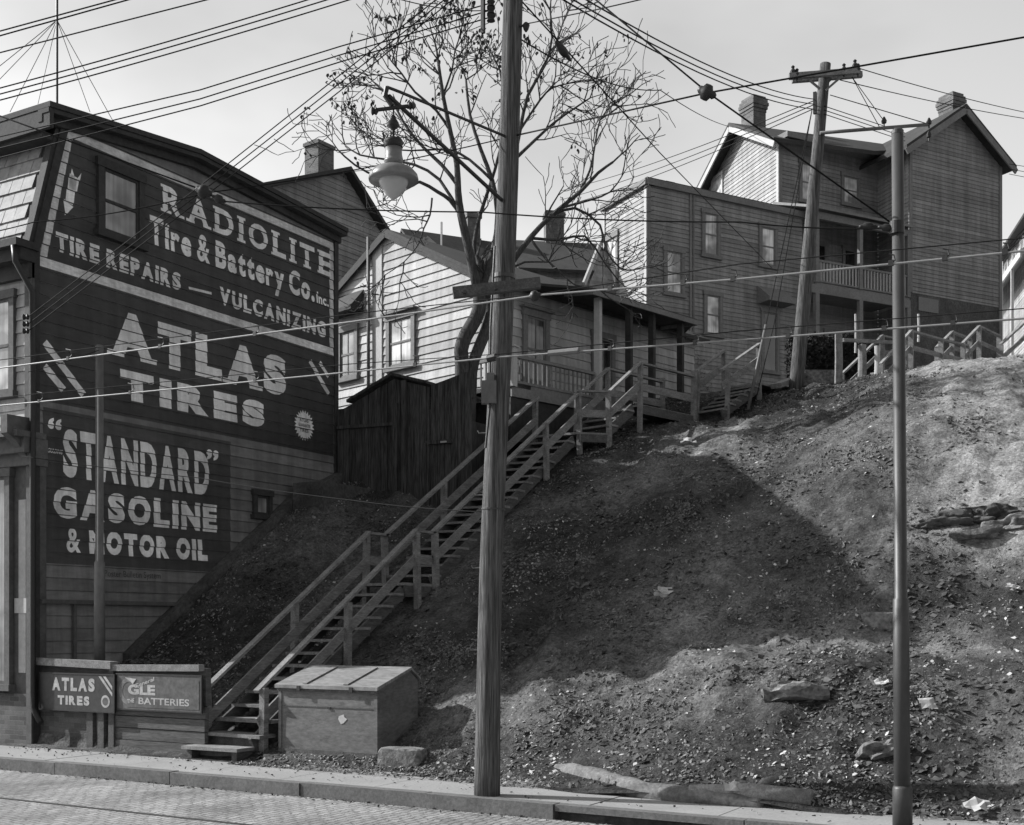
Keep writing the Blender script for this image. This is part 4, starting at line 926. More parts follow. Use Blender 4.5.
g = MB(); boards(g, YP(338, 400)[0], pC[0], lambda x: topf(x)-.04, lambda x: 4.3, SY); g.build('board_wall', 'shed', SH)
g = MB(); g.box(YP(338, 400)[0], pC[0], SY+.04, SY+3.0, 4.3, pA[2]-.3); g.build('shed_body', 'shed', SH)
g = MB()
for a, b in ((pA, pB), (pB, pC)): a = Vector(a)+V3(0, -.12, .02); b = Vector(b)+V3(0, -.12, .02); g.prism([a, b, b+V3(0, 3.3, 0), a+V3(0, 3.3, 0)], (0, 0, .06))
g.build('roof', 'shed', SH)
g = MB(); q0, q1 = YP(338, 428), YP(397, 424); g.beam((q0[0], SY-.05, q0[2]), (q1[0], SY-.05, q1[2]), .05, .07); q0, q1 = YP(397, 404), YP(397, 490); g.beam((q0[0], SY-.06, q0[2]), (q1[0], SY-.06, q1[2]-.3), .12, .07)
q0 = YP(406, 404); g.beam((q0[0], SY-.06, q0[2]+.5), (q0[0], SY-.06, 4.4), .10, .07); g.split('door_frame', 'shed', SH)
FE = thing('board_fence', 'tall dark board fence running from the shed to the stairway', 'fence', (pC[0]+.8, SY+.1, 5))
g = MB(); boards(g, pC[0]+.02, XL-.10, lambda x: lin(pC, pD_)(x) if x < pD_[0] else pD_[2], lambda x: 4.2, SY+.06); g.build('boards', 'shed', FE)
g = MB(); q0, q1 = YP(426, 443), YP(452, 441); g.beam((q0[0], SY-.0, q0[2]), (q1[0], SY-.0, q1[2]), .05, .08); q0 = YP(426, 443); g.beam((q0[0], SY-.0, q0[2]), (q0[0], SY-.0, 4.6), .05, .08); g.build('gate_frame', 'shed', FE)
q = YP(443, 442, SY-.05); g = MB(); g.box(q[0]-.06, q[0]+.09, SY-.06, SY-.045, q[2]-.015, q[2]+.02); g.build('gate_label', 'trim_white', FE)
# small stone step at the painted wall end
a = PX(281, 478, BX+.05); g = MB(); g.box(BX+.27, BX+1.05, A(283, 480)[0], A(283, 480)[0]+1.7, 4.0, A(283, 479)[1]-.1); tag(g.build('concrete_block', 'oldconc'), 'dark concrete footing block at the top of the bank against the painted wall', 'block')
# =====================================================================
# COAL BIN
BN = thing('storage_bin', 'large grey box bin with a sloping lid standing by the foot of the stairway', 'bin', (-11.1, 14.4, .05))
x0, x1, y0, y1 = -12.02, -10.22, 13.9, 14.9
zf, zb_ = 1.09, 1.36
prof = [(y0, .09), (y1, .09), (y1, 1.18), (y0+.78, 1.34), (y0, zf-.02)]
g = MB(); g.prism([(x0, y, z) for y, z in prof], (x1-x0, 0, 0)); g.build('bin_body', 'bin', BN)
g = MB(); g.box8([(x0-.04, y0-.06, zf-.02), (x1+.04, y0-.06, zf-.02), (x1+.04, y0+.80, 1.345), (x0-.04, y0+.80, 1.345), (x0-.04, y0-.06, zf+.03), (x1+.04, y0-.06, zf+.03), (x1+.04, y0+.80, 1.385), (x0-.04, y0+.80, 1.385)])
g.box8([(x0-.03, y0+.805, 1.34), (x1+.03, y0+.805, 1.34), (x1+.03, y1+.04, 1.19), (x0-.03, y1+.04, 1.19), (x0-.03, y0+.805, 1.375), (x1+.03, y0+.805, 1.375), (x1+.03, y1+.04, 1.225), (x0-.03, y1+.04, 1.225)])
g.build('lid', 'bin_lid', BN)
g = MB(); sl_ = (1.385-zf-.03)/.86
for xx in (x0+.5, x0+1.25): g.box8([(xx-.04, y0-.02, zf+.05), (xx+.04, y0-.02, zf+.05), (xx+.04, y0+.7, zf+.05+.72*sl_), (xx-.04, y0+.7, zf+.05+.72*sl_), (xx-.04, y0-.02, zf+.065), (xx+.04, y0-.02, zf+.065), (xx+.04, y0+.7, zf+.065+.72*sl_), (xx-.04, y0+.7, zf+.065+.72*sl_)])
g.split('lid_batten', 'bin_lid', BN)
g = MB(); g.box(x0-.02, x1+.02, y0-.035, y0-.002, zf-.06, zf-.022); g.box(x0, x1, y0-.02, y0-.002, .09, .18); g.box(x0+.01, x1-.01, y0-.008, y0-.002, .80, .815); g.split('front_rail', 'wood_dark', BN)
g = MB(); g.box(x0, x0+.1, y0, y1, -.02, .088); g.box(x1-.1, x1, y0, y1, -.02, .088); g.box(x0-.1, x1+.15, y0-.12, y0-.04, -.01, .07); g.split('skid', 'wood_dark', BN)
g = MB()
for xx in (x0+.42, x0+1.38): g.box(xx-.03, xx+.03, y0-.075, y0-.061, zf-.05, zf+.02)
g.split('lid_strap', 'iron', BN)
g = MB(); g.box(x0-.006, x0+.05, y0-.012, y0-.0025, .18, zf-.06); g.box(x1-.05, x1+.006, y0-.012, y0-.0025, .18, zf-.06); g.split('corner_angle', 'bin', BN)
g = MB(); pz = PY(342, 719, y0-.01); random.seed(2)
g.poly([(pz.x+random.uniform(.05, .09)*math.cos(t_*.628), y0-.006, pz.z+random.uniform(.04, .08)*math.sin(t_*.628)) for t_ in range(10)]); g.build('pasted_scrap', 'trim_white', BN, fixn=False)
g = MB(); pz = PY(329, 708, y0-.01); g.box(pz.x-.03, pz.x+.03, y0-.02, y0-.003, pz.z-.012, pz.z+.012); g.build('latch', 'iron', BN)
# =====================================================================
# ROCKS
def rock(name, lab, c, sx, sy, sz, m='stone', seed=0, rot=0, subdiv=3, tilt=0, amp=.22, cat='rock', flat=.35, cl=.78):
    bm = bmesh.new(); bmesh.ops.create_icosphere(bm, subdivisions=subdiv, radius=1)
    for v in bm.verts:
        n = noise.noise(v.co*1.6+Vector((seed*7.3, 0, 0))); n2 = noise.noise(v.co*4+Vector((0, seed*3.1, 0)))
        co = v.co*(1+n*amp*1.6+n2*amp*.5)
        co = Vector((max(-cl, min(cl, co.x)), max(-cl, min(cl, co.y)), max(-.7, min(flat+.25, co.z))))
        v.co = Vector((co.x*sx, co.y*sy, co.z*sz))
    bm.transform(Matrix.Rotation(rot, 4, 'Z') @ Matrix.Rotation(tilt, 4, 'X'))
    me = bpy.data.meshes.new(name); bm.to_mesh(me); bm.free(); me.materials.append(M[m])
    o = bpy.data.objects.new(name, me); COL.objects.link(o); o.location = c; ORG[o.name] = Vector(c); return tag(o, lab, cat)
def on_hill(px, py, lift=0):
    a, b = ray(px); dz = (CY-py)/F; D = 8
    while D < 60:
        x, y = a*D, b*D
        zg = hill(x, y) if y > 12.95 else 0
        if H+dz*D <= zg: break
        D += .02
    return V3(x, y, zg+lift)
rock('boulder', 'squared stone block lying beside the right end of the grey bin', on_hill(399, 764)+V3(0, .1, .06), .42, .24, .26, seed=1, rot=.1, amp=.12)
rock('boulder', 'flat pale slab of rock on the slope left of the steel pole', on_hill(795, 694, -.02), .46, .42, .17, seed=2, rot=.3, tilt=-.35, amp=.3, cl=.9)
rock('boulder', 'flat upturned stone on the slope directly behind the steel pole', on_hill(884, 750, -.04), .26, .24, .13, seed=3, rot=.8, tilt=-.6, amp=.4, cl=1.1)
for k, (px, py, sx, sy, sz, rz_, m_, lab) in enumerate((
    (940, 523, .55, .22, .10, .15, 'oldconc', 'thin dark slab at the left tip of the rock ledge near the right edge'),
    (965, 519, .5, .3, .16, .3, 'oldconc', 'jagged dark block in the middle of the rock ledge near the right edge'),
    (992, 515, .55, .3, .17, .05, 'oldconc', 'upper right block of the rock ledge at the right edge'),
    (985, 532, .6, .2, .12, .4, 'stone', 'long slanting pale slab below the rock ledge at the right edge'),
    (1012, 524, .5, .25, .15, .35, 'stone', 'pale layered block cut by the right edge beside the rock ledge'))):
    rock('ledge_rock', lab, on_hill(px, py, -.10), sx*.8, sy*1.1, sz*1.15, m=m_, seed=10+k*3, rot=rz_+random.uniform(-.2, .3), tilt=-.45, amp=.5, subdiv=5, flat=.5, cl=1.2)
rock('boulder', 'small pale stone on the shadowed slope right of the utility pole', on_hill(663, 596, .0), .16, .12, .12, seed=6, m='litter_light')
rock('boulder', 'cluster topped stone half buried at the right edge of the shadowed hollow', on_hill(880, 622, -.02), .3, .25, .25, seed=7, m='stone')
# long clay mound and log at pavement edge
MD = [(552, 764, .07), (575, 768, .14), (600, 775, .15), (630, 783, .14), (665, 791, .12), (700, 795, .11), (735, 796, .10), (765, 798, .09)]
g = MB(); pts = [on_hill(a, b, -.075) for a, b, r in MD]; g.tube(pts, [r for a, b, r in MD], 12)
o = g.build('clay_mound', 'clay', None, True)
tag(o, 'long low mound of pale clay lying along the back of the pavement', 'mound')
tx = bpy.data.textures.new('lump', 'CLOUDS'); tx.noise_scale = .16
sb = o.modifiers.new('s', 'SUBSURF'); sb.levels = 2; sb.render_levels = 2; dm = o.modifiers.new('d', 'DISPLACE'); dm.texture = tx; dm.strength = .07; dm.texture_coords = 'GLOBAL'
LG = thing('fallen_log', 'short stripped log with a forked stub lying at the right end of the clay mound', 'log', on_hill(780, 797))
a, b = on_hill(690, 794, .0), on_hill(812, 801, .03); g = MB(); g.tube([a, (a+b)/2+V3(0, 0, .03), b], [.06, .09, .095], 14); g.build('trunk', 'wood', LG, True)
a = a.lerp(b, .5); c_ = on_hill(778, 784, .08); g = MB(); g.tube([a+V3(.05, 0, 0), (a+c_)/2+V3(0, 0, .03), c_], [.06, .05, .03], 8); g.build('branch_stub', 'wood', LG, True)
# =====================================================================
# POLES
WPT = [(795, 487, .155), (680, 488.5, .141), (560, 491, .134), (450, 496, .131), (360, 500.5, .129), (279, 504, .126), (180, 508, .121), (100, 510.5, .117), (0, 513, .116), (-110, 516, .112)]
def on_wp(py, rad=False):
    for (a, xa_, ra_), (b, xb_, rb_) in zip(WPT, WPT[1:]):
        if b <= py <= a or (a, b) == (0, -110):
            t = (a-py)/(a-b); p = P(xa_+(xb_-xa_)*t, py, 14.28); return (p, ra_+(rb_-ra_)*t) if rad else p
WPb = P(487, 795, 14.28); WPb.z = 0
UP = thing('utility_pole', 'tall leaning wooden utility pole carrying the street lamp in the middle of the picture', 'utility pole', WPb)
n = 28; pr = [on_wp(795-905*i/n, True) for i in range(n+1)]; pts = [a for a, b in pr]; pts[0] = pts[0]-V3(0, 0, .1)
g = MB(); g.tube(pts, [pr[i][1]+.003*noise.noise(Vector((0, 0, i*.9))) for i in range(n+1)], 28); g.build('pole', 'pole', UP, True)
cp = on_wp(288)
ca, cb = P(453, 293, 14.02), P(540, 283, 14.10)
g = MB(); g.beam(ca, cb, .10, .12); g.split('crossarm', 'wood_dark', UP)
g = MB()
for px, py in ((465, 292), (496, 288)): q = P(px, py, 13.95); g.tube([q+FWD*.06, q-FWD*.03], .02, 8)
g.tube([on_wp(279), on_wp(275)], [.136, .136], 24); g.tube([on_wp(510), on_wp(508.5)], [.142, .142], 24); g.split('band', 'steel', UP)
q = on_wp(395)-FWD*.17-RIGHT*.1; g = MB(); g.obox(q, RIGHT, FWD, V3(0, 0, 1), -.10, .075, -.05, .08, -.13, .13); g.obox(q, RIGHT, FWD, V3(0, 0, 1), -.04, .05, -.04, .06, .131, .22); g.build('meter_box', 'steel_pale', UP)
g = MB(); g.tube([q+V3(0, 0, .2), on_wp(330)-FWD*.16-RIGHT*.13, on_wp(250)-FWD*.15-RIGHT*.12], .014, 6); g.tube([q-V3(0, 0, .13), on_wp(450)-FWD*.16-RIGHT*.12], .014, 6); g.split('conduit', 'iron', UP)
for py in (433, 495, 568, 650): # climbing spikes
    q = on_wp(py); g = MB(); g.tube([q-RIGHT*.12, q-RIGHT*.21, q-RIGHT*.225+V3(0, 0, .03)], .009, 6); g.build('climbing_step', 'steel_pale', UP)
g = MB(); q = P(483, 16, 14.1); g.box(q.x-.02, q.x+.02, q.y-.02, q.y+.02, q.z-.2, q.z+.45)
g.build('insulator_rack', 'iron', UP)
for py in (-6, 3, 10, 17):
    q = P(491, py+1, 14.1); g = MB(); g.lathe(q-V3(0, 0, .05), [(.02, 0), (.05, .015), (.03, .05), (.05, .08), (.02, .1)], 10); g.build('insulator', 'iron', UP)
q = P(526, 26, 14.2); g = MB(); g.lathe(q-V3(0, 0, .07), [(.01, 0), (.03, .03), (.045, .08), (.02, .11)], 10); g.tube([q, q-RIGHT*.12], .012, 6); g.build('insulator', 'iron', UP)
# lamp bracket + lamp
tipD = 12.35
tip = P(389, 96, tipD); lowp = on_wp(205); hip = on_wp(138)
g = MB(); g.tube([lowp, P(509, 204, 14.15)*.0+lowp.lerp(tip, .03), tip], .022, 8); g.tube([hip, P(400, 92, tipD+.15), P(387, 87, tipD)], .016, 8); g.tube([P(387, 87, tipD), P(385, 96, tipD), P(392, 106, tipD)], .025, 8)
g.build('lamp_bracket', 'iron', UP)
g = MB(); g.beam(P(376, 110, tipD), P(409, 106, tipD), .025, .03); g.build('bracket_bar', 'iron', UP)
for (px, py) in ((374, 111), (411.5, 105.5)):
    q = P(px, py, tipD); g = MB(); g.lathe(q-RIGHT*.03, [(.02, 0), (.045, .01), (.03, .035), (.045, .05), (.01, .075)], 12, RIGHT); g.build('insulator', 'iron', UP)
LP = P(393.5, 180, tipD)
LM = thing('street_lamp', 'enamelled street lamp with wide brim and pointed globe hanging from the wooden pole bracket', 'street lamp', LP)
def lz(py): return H+(CY-py)/F*tipD
L0 = V3(LP.x, LP.y, 0)
def lat(prof, name, m): g = MB(); g.lathe(L0, [(r, lz(py)) for r, py in prof], 32); return g.build(name, m, LM, True)
lat([(.008, 106), (.008, 115), (.02, 116), (.03, 119), (.055, 123), (.06, 126), (.025, 129), (.012, 131), (.012, 138)], 'hanger', 'iron')
lat([(.03, 137), (.09, 140), (.105, 143), (.09, 145), (.095, 147.5), (.085, 148)], 'lamp_cap', 'iron')
lat([(.085, 147), (.088, 158), (.09, 160), (.096, 160.5), (.096, 162), (.088, 163), (.086, 167)], 'lamp_neck', 'enamel')
lat([(.086, 166), (.13, 167), (.20, 170), (.245, 175), (.255, 179), (.25, 181), (.235, 180), (.19, 176), (.10, 173), (.05, 172)], 'lamp_brim', 'enamel')
lat([(.15, 174), (.155, 180), (.145, 184), (.12, 189), (.08, 194), (.035, 198), (.005, 200)], 'globe', 'opal')
# steel poles
def steel_pole(lab, px, ybase, ytop, D, r0, r1, m='steel', lean=0, z0=None, sleeve=False):
    a = P(px, ybase, D); 
    if z0 is not None: a.z = z0
    b = P(px+lean, ytop, D); t = thing('steel_pole', lab, 'pole', a)
    k = a.lerp(b, .33); g = MB(); g.tube([a, k, k+V3(0, 0, .02), b], [r0, r0*.97, r1*1.08, r1], 24); g.build('pole_shaft', m, t, True)
    g = MB(); g.lathe(b, [(r1*.95, -.02), (r1*1.03, 0), (r1*1.03, .03), (r1*.7, .05)], 20); g.build('pole_cap', m, t)
    if sleeve: g = MB(); g.tube([a, a+V3(0, 0, .40), a+V3(0, 0, .43)], [r0*1.2, r0*1.2, r0*1.02], 24); g.build('base_sleeve', m, t, True)
    return t
spD = 12.2/ray(902)[1]
SP = steel_pole('tall dark steel trolley pole at the pavement edge on the right', 902.5, 829, 134, spD, .079, .057, z0=0, lean=-5, sleeve=True)
q = P(897, 228, spD); g = MB(); g.tube([q-V3(0, 0, .06), q+V3(0, 0, .06)], [.072, .072], 20); g.build('span_band', 'iron', SP)
LPd = 20.0
steel_pole('slim grey steel pole standing behind the tin signs in front of the painted wall', 99.5, 668, 348, LPd, .09, .062, 'steel_pale')
q = P(99, 362, LPd-.1)
# leaning utility pole on hill
a = P(795, 400, 31); b = P(825.5, 64, 31)
UB = thing('utility_pole', 'leaning utility pole with a crossarm and side bracket standing on the hilltop before the houses', 'utility pole', a)
g = MB(); pts = [a.lerp(b, i/12) for i in range(13)]; g.tube(pts, [.185-.05*i/12 for i in range(13)], 16); g.build('pole', 'pole', UB, True)
def uq(px, py, D=30.8): return P(px, py, D)
g = MB(); g.beam(uq(789, 76.5), uq(859, 71), .12, .14); g.beam(uq(792, 80, 31.2), uq(862, 74.5, 31.2), .12, .14); g.split('crossarm', 'wood', UB)
g = MB(); g.beam(uq(808, 79), uq(820, 89), .04, .05); g.beam(uq(841, 77), uq(826, 90), .04, .05); g.beam(uq(833, 77, 31.2), uq(824, 87, 31.2), .04, .05); g.split('crossarm_brace', 'steel_pale', UB)
for px, py in ((793, 70), (797, 73), (844, 68), (855, 64), (858, 68)):
    q = uq(px, py); g = MB(); g.lathe(q-V3(0, 0, .12), [(.02, -.1), (.02, 0), (.06, .02), (.075, .09), (.03, .16), (.05, .2), (.01, .24)], 10); g.build('insulator', 'iron', UB)
g = MB(); g.tube([uq(820, 133), uq(928, 124.5)], .045, 8); g.build('side_bracket', 'steel_pale', UB, True)
g = MB(); g.tube([uq(852, 77), uq(880, 128)], .012, 4); g.tube([uq(852, 77), uq(884, 121)], .012, 4); g.split('bracket_stay', 'wire', UB)
for px, py in ((884, 120), (929, 121), (929, 134)):
    q = uq(px, py); g = MB(); g.lathe(q-V3(0, 0, .1), [(.02, -.08), (.02, 0), (.06, .02), (.07, .08), (.02, .18)], 10); g.build('insulator', 'iron', UB)
q = uq(815, 104); g = MB(); g.box(q.x-.04, q.x+.04, q.y-.04, q.y+.04, q.z-.25, q.z+.3); g.build('insulator_rack', 'iron', UB)
a, b, c_ = P(748, 410, 29.5), P(766, 325, 29.8), P(812, 110, 30.6)
GY = thing('guy_wire', 'guy wire with a long pale guard pipe leaning against the hilltop utility pole', 'guy wire', a)
g = MB(); g.tube([a, b], .042, 8); g.build('guy_guard', 'steel_pale', GY, True); g = MB(); g.tube([b, c_], .012, 4); g.tube([P(757, 395, 30), P(774, 325, 30.2), c_], .012, 4); g.split('guy_strand', 'wire', GY)
# =====================================================================
# TREE
TD = 27.5
TB = on_hill(463, 480); TB = P(463, 440, TD)
TRE = thing('bare_tree', 'bare branching tree with a few clinging dead leaves rising behind the board fence', 'tree', TB)
random.seed(11)
limbs = []
def L(pts, r0, r1, D=TD, dd=0): limbs.append(([P(x, y, D+dd*i/(len(pts)-1)) for i, (x, y) in enumerate(pts)], r0*1.1 if r0 < .12 else r0, r1*1.3))
L([(462, 440), (462, 362), (461, 350), (466, 335), (476, 318), (480, 303), (478, 288)], .17, .12)
L([(470, 440), (472, 372), (478, 350), (486, 330), (490, 312), (488, 292)], .12, .11, dd=.3)
L([(478, 292), (470, 255), (461, 215), (458, 190), (457, 165), (450, 130), (443, 95), (438, 60)], .125, .025, dd=-.5)
L([(488, 296), (484, 282), (494, 250), (498, 215), (492, 180), (481, 150), (470, 115), (466, 80)], .10, .02, dd=.8)
L([(484, 290), (478, 270), (474, 245), (480, 215), (490, 185), (500, 150), (505, 110), (500, 70)], .06, .02, dd=1.2)
L([(484, 294), (503, 275), (512, 262), (530, 238), (552, 215), (580, 192), (598, 173), (613, 162)], .09, .02, dd=-1)
L([(552, 215), (575, 208), (600, 225), (606, 250), (620, 268), (632, 270)], .035, .012)
L([(530, 238), (560, 240), (585, 236), (604, 262), (618, 280)], .035, .012, dd=.8)
L([(461, 215), (450, 200), (438, 192), (420, 182), (404, 184), (380, 178), (355, 165), (338, 150)], .05, .014, dd=-.6)
L([(432, 198), (430, 215), (424, 228), (418, 245), (404, 262), (385, 275)], .022, .008)
L([(458, 185), (442, 165), (424, 148), (405, 125), (392, 100), (378, 85)], .05, .014, dd=.7)
L([(450, 130), (436, 110), (415, 92), (402, 74), (392, 62)], .035, .012, dd=-.6)
L([(443, 95), (452, 70), (455, 50), (462, 32)], .025, .01)
L([(496, 200), (512, 165), (520, 130), (528, 95), (545, 65), (552, 38), (550, 10)], .055, .014, dd=-.8)
L([(545, 62), (556, 45), (563, 22), (572, 2)], .022, .01)
L([(514, 160), (535, 140), (555, 122), (575, 108), (590, 98)], .04, .012, dd=.7)
L([(520, 130), (540, 100), (552, 88), (566, 84)], .03, .01)
L([(580, 192), (590, 170), (595, 145), (600, 120), (612, 105)], .03, .01, dd=.5)
L([(560, 208), (590, 200), (610, 192), (622, 176)], .03, .01, dd=-.5)
L([(492, 180), (470, 160), (450, 150), (425, 150), (400, 150), (385, 140)], .035, .01, dd=1)
L([(530, 238), (545, 258), (560, 272), (575, 285), (600, 290)], .03, .01)
L([(505, 272), (525, 262), (548, 262), (570, 256)], .03, .01, dd=.5)
L([(461, 215), (440, 180), (415, 165), (390, 160), (360, 155), (345, 145)], .04, .012, dd=1)
wood = MB(); twig = MB(); leaves = MB()
def leafat(p):
    for _ in range(random.randint(2, 5)):
        c = p+Vector([random.gauss(0, .06) for _ in range(3)])-V3(0, 0, .05)
        a = Vector([random.gauss(0, 1) for _ in range(3)]).normalized()*.042; b = Vector((random.gauss(0, .5), random.gauss(0, .5), -1)).normalized()*.07
        leaves.poly([c-a*.5, c+b*.6-a, c+b*1.4, c+b*.6+a, c+a*.5])
def grow(p, d, r, length, depth, leafp):
    seg = 4; pts = [p]; rs = [r]
    for i in range(seg):
        d = (d+Vector([random.gauss(0, .16) for _ in range(3)])+V3(0, 0, .07)).normalized()
        p = p+d*(length/seg); pts.append(p); rs.append(max(.0085, r*(1-.55*(i+1)/seg)))
        if depth > 0 and random.random() < (.8 if depth == 2 else .6):
            ax = Vector([random.gauss(0, 1) for _ in range(3)]).normalized()
            nd = (d+ax.cross(d).normalized()*random.uniform(.6, 1.2)).normalized()
            grow(p, nd, rs[-1]*.66, length*random.uniform(.5, .78), depth-1, leafp)
    (twig if depth < 2 else wood).tube(pts, rs, 4 if depth < 2 else 6, False)
    if depth == 0 and random.random() < leafp: leafat(pts[-1])
for pts, r0, r1 in limbs:
    # smooth the limb
    sm = []
    for i in range(len(pts)-1):
        for t in (0, .5):
            p0 = pts[max(i-1, 0)]; p1 = pts[i]; p2 = pts[i+1]; p3 = pts[min(i+2, len(pts)-1)]
            sm.append(.5*((2*p1)+(-p0+p2)*t+(2*p0-5*p1+4*p2-p3)*t*t+(-p0+3*p1-3*p2+p3)*t**3))
    sm.append(pts[-1]); n = len(sm)
    wood.tube(sm, [r0+(r1-r0)*(i/(n-1))**.8 for i in range(n)], 10 if r0 > .1 else 7)
    thick = r0 > .1
    for i in range(2, n):
        if thick and i < n*.75: continue
        if r0 > .05 and i < 4: continue
        d = (sm[i]-sm[i-1]).normalized()
        hi = sm[i].z > 12.3
        for _ in range(2):
            if random.random() < (.66 if sm[i].z > 12.5 else .22)*(.55 if sm[i].dot(RIGHT) > 1.9 else 1):
                ax = Vector([random.gauss(0, 1) for _ in range(3)]).normalized(); nd = (d*.7+ax.cross(d).normalized()*random.uniform(.5, 1.1)+V3(0, 0, .12)).normalized()
                grow(sm[i], nd, max(.017, (r0+(r1-r0)*i/n)*.4), random.uniform(.7, 1.15), 2, .85 if sm[i].z > 13.6 and (sm[i].dot(RIGHT) < .4) else (.16 if hi else .0))
    grow(sm[-1], (sm[-1]-sm[-2]).normalized(), r1*.8, .8, 2, .15 if sm[-1].z > 14 else 0)
wood.build('trunk', 'bark', TRE, True, fixn=False); o = twig.build('branches', 'bark', TRE, False, fixn=False); leaves.build('leaves', 'leaf', TRE, fixn=False)
# =====================================================================
# HEDGE and vines
def leafclump(mb, c, rx, ry, rz, n, size):
    for _ in range(n):
        while True:
            v = Vector([random.uniform(-1, 1) for _ in range(3)])
            if max(abs(v.x), abs(v.y), abs(v.z)) < 1 and v.length < 1.35: break
        p = c+RIGHT*v.x*rx+FWD*v.y*ry+V3(0, 0, v.z*rz); a = Vector([random.gauss(0, 1) for _ in range(3)]).normalized()*size; b = Vector([random.gauss(0, 1) for _ in range(3)]).normalized()*size
        mb.poly([p-a, p-b*.6, p+a, p+b*.6])
random.seed(4)
g = MB(); leafclump(g, P(822, 358, 33.5), .95, .5, .62, 5200, .06); leafclump(g, P(855, 362, 34), .7, .4, .45, 2500, .06)
HGD = thing('clipped_hedge', 'dark square clipped hedge on the hilltop behind the thick pale post', 'hedge', P(830, 378, 33.5)); g.build('foliage', 'hedge', HGD, fixn=False)
g = MB(); g.obox(P(822, 358, 33.6), RIGHT, FWD, V3(0, 0, 1), -.8, .8, -.35, .35, -.9, .5); g.obox(P(855, 362, 34.1), RIGHT, FWD, V3(0, 0, 1), -.6, .6, -.3, .3, -.8, .35); g.build('inner_branches', 'hedge', HGD)
# bare vine on flat-roofed house wall
g = MB()
for _ in range(2600):
    s_ = random.uniform(.1, 1.9)**1.0; z = random.uniform(8.2, 8.2+5.5*(1-(s_/3.2)**2)*random.random()**.6)
    p = wr_.p(s_*1.5, z, random.uniform(.05, .12)); d = Vector([random.gauss(0, 1) for _ in range(3)]).normalized()*random.uniform(.03, .08)
    w_ = Vector([random.gauss(0, 1) for _ in range(3)]).normalized()*.012; g.poly([p-d, p+w_, p+d, p-w_])
tag(g.build('wall_vine', 'litter_dark', None, fixn=False), 'leafless vine spreading over the shaded wall of the flat roofed house', 'vine')
# pale slabs near the leaning pole
g = MB(); q = P(812, 376, 31.6); g.obox(q, RIGHT, FWD, V3(0, 0, 1), -.35, .5, -.3, .3, -.3, .10); tag(g.build('concrete_block', 'stone'), 'pale concrete slab in front of the hedge at the foot of the leaning pole', 'block')
g = MB(); g.beam(P(803, 370, 31.2), P(818, 381, 31.0), .08, .06); g.beam(P(776, 386, 30.8), P(792, 380, 31.4), .3, .12); tag(g.build('scrap_timber', 'wood'), 'loose scrap timbers lying beside the foot of the leaning pole', 'timber')
# =====================================================================
# WIRES
def sagline(p, q, sag, n=16): return [p.lerp(q, i/n)-V3(0, 0, sag*4*(i/n)*(1-i/n)) for i in range(n+1)]
def wire(pts, r, lab, sag=0, m='wire', group=None, name='overhead_wire'):
    out = []
    for a, b in zip(pts, pts[1:]): out += sagline(a, b, sag, 14 if sag else 1)[(1 if out else 0):]
    g = MB(); g.tube(out, r, 5); return tag(g.build(name, m, None, True, fixn=False), lab, 'wire', group)
def insul(p, q, r, lab, name='strain_insulator'):
    p, q = Vector(p), Vector(q); d = (q-p); L_ = d.length; d.normalize()
    g = MB(); prof = [(.25, 0), (.5, .1), (.55, .2), (1, .3), (1.05, .5), (1, .65), (.5, .75), (.55, .85), (.2, 1)]
    g.tube([p+d*L_*t for _, t in prof], [r*k for k, _ in prof], 12); return tag(g.build(name, 'iron', None, True), lab, 'insulator')
# trolley wires
t1 = [(-200, 392), (0, 368), (350, 322), (540, 295), (740, 279), (1024, 251), (1250, 232)]
w1 = [PY(a, b, 9.6) for a, b in t1]; wire(w1, .0095, 'upper of the two thick trolley wires crossing the whole picture', m='copper', name='trolley_wire')
t2 = [(-200, 424), (0, 405.5), (350, 372), (500, 357), (740, 340), (1024, 318.5), (1250, 301)]
w2 = [PY(a, b, 11.0) for a, b in t2]; wire(w2, .0095, 'lower of the two thick trolley wires crossing the whole picture', m='copper', name='trolley_wire')
def messenger(tp, Y, off, lab):
    pts = [PY(a, b-o_, Y) for (a, b), o_ in zip(tp, off)]; wire(pts, .005, lab)
messenger(t1, 9.6, [8, 8, 8, 1, 15, 13, 12], 'thin messenger wire running just above the upper trolley wire')
messenger(t2, 11.0, [8, 8, 8, 3, 9, 10, 9], 'thin messenger wire running just above the lower trolley wire')
def interp(tp, px):
    for (a, b), (c, d) in zip(tp, tp[1:]):
        if a <= px <= c: return b+(d-b)*(px-a)/(c-a)
for k, (tp, Y, xs) in enumerate(((t1, 9.6, (68, 160, 255, 610, 683, 733, 891, 945, 1005)), (t2, 11.0, (39, 130, 255, 415, 610, 695, 788, 884, 953)))):
    for px in xs:
        y = interp(tp, px); a = PY(px, y, Y); b = PY(px+3, y-9, Y); g = MB(); g.tube([a, PY(px+4, y-4, Y), b, PY(px-2, y-10, Y)], .006, 5); g.box(a.x-.02, a.x+.02, a.y-.01, a.y+.01, a.z-.015, a.z+.03)
        lab_ = 'small wire hanger clipped on the %s trolley wire' % ('upper' if k == 0 else 'lower')
        tag(g.build('wire_hanger', 'iron'), lab_, 'hanger', 'hangers on the %s trolley wire' % ('upper' if k == 0 else 'lower'))
insul(PY(529, 297, 9.6), PY(541, 294.5, 9.6), .045, 'clamp on the upper trolley wire just right of the wooden pole')
g = MB(); g.tube([PY(549, 353.5, 11), PY(579, 350.5, 11)], .033, 10); tag(g.build('wire_splice', 'steel_pale'), 'pale tubular splice on the lower trolley wire right of the wooden pole', 'splice')
g = MB(); g.tube([PY(488, 359, 11), PY(496, 357, 11)], .04, 8); tag(g.build('wire_splice', 'iron'), 'dark clamp on the lower trolley wire in front of the wooden pole', 'splice')
g = MB(); q = PY(100, 358, 9.6)
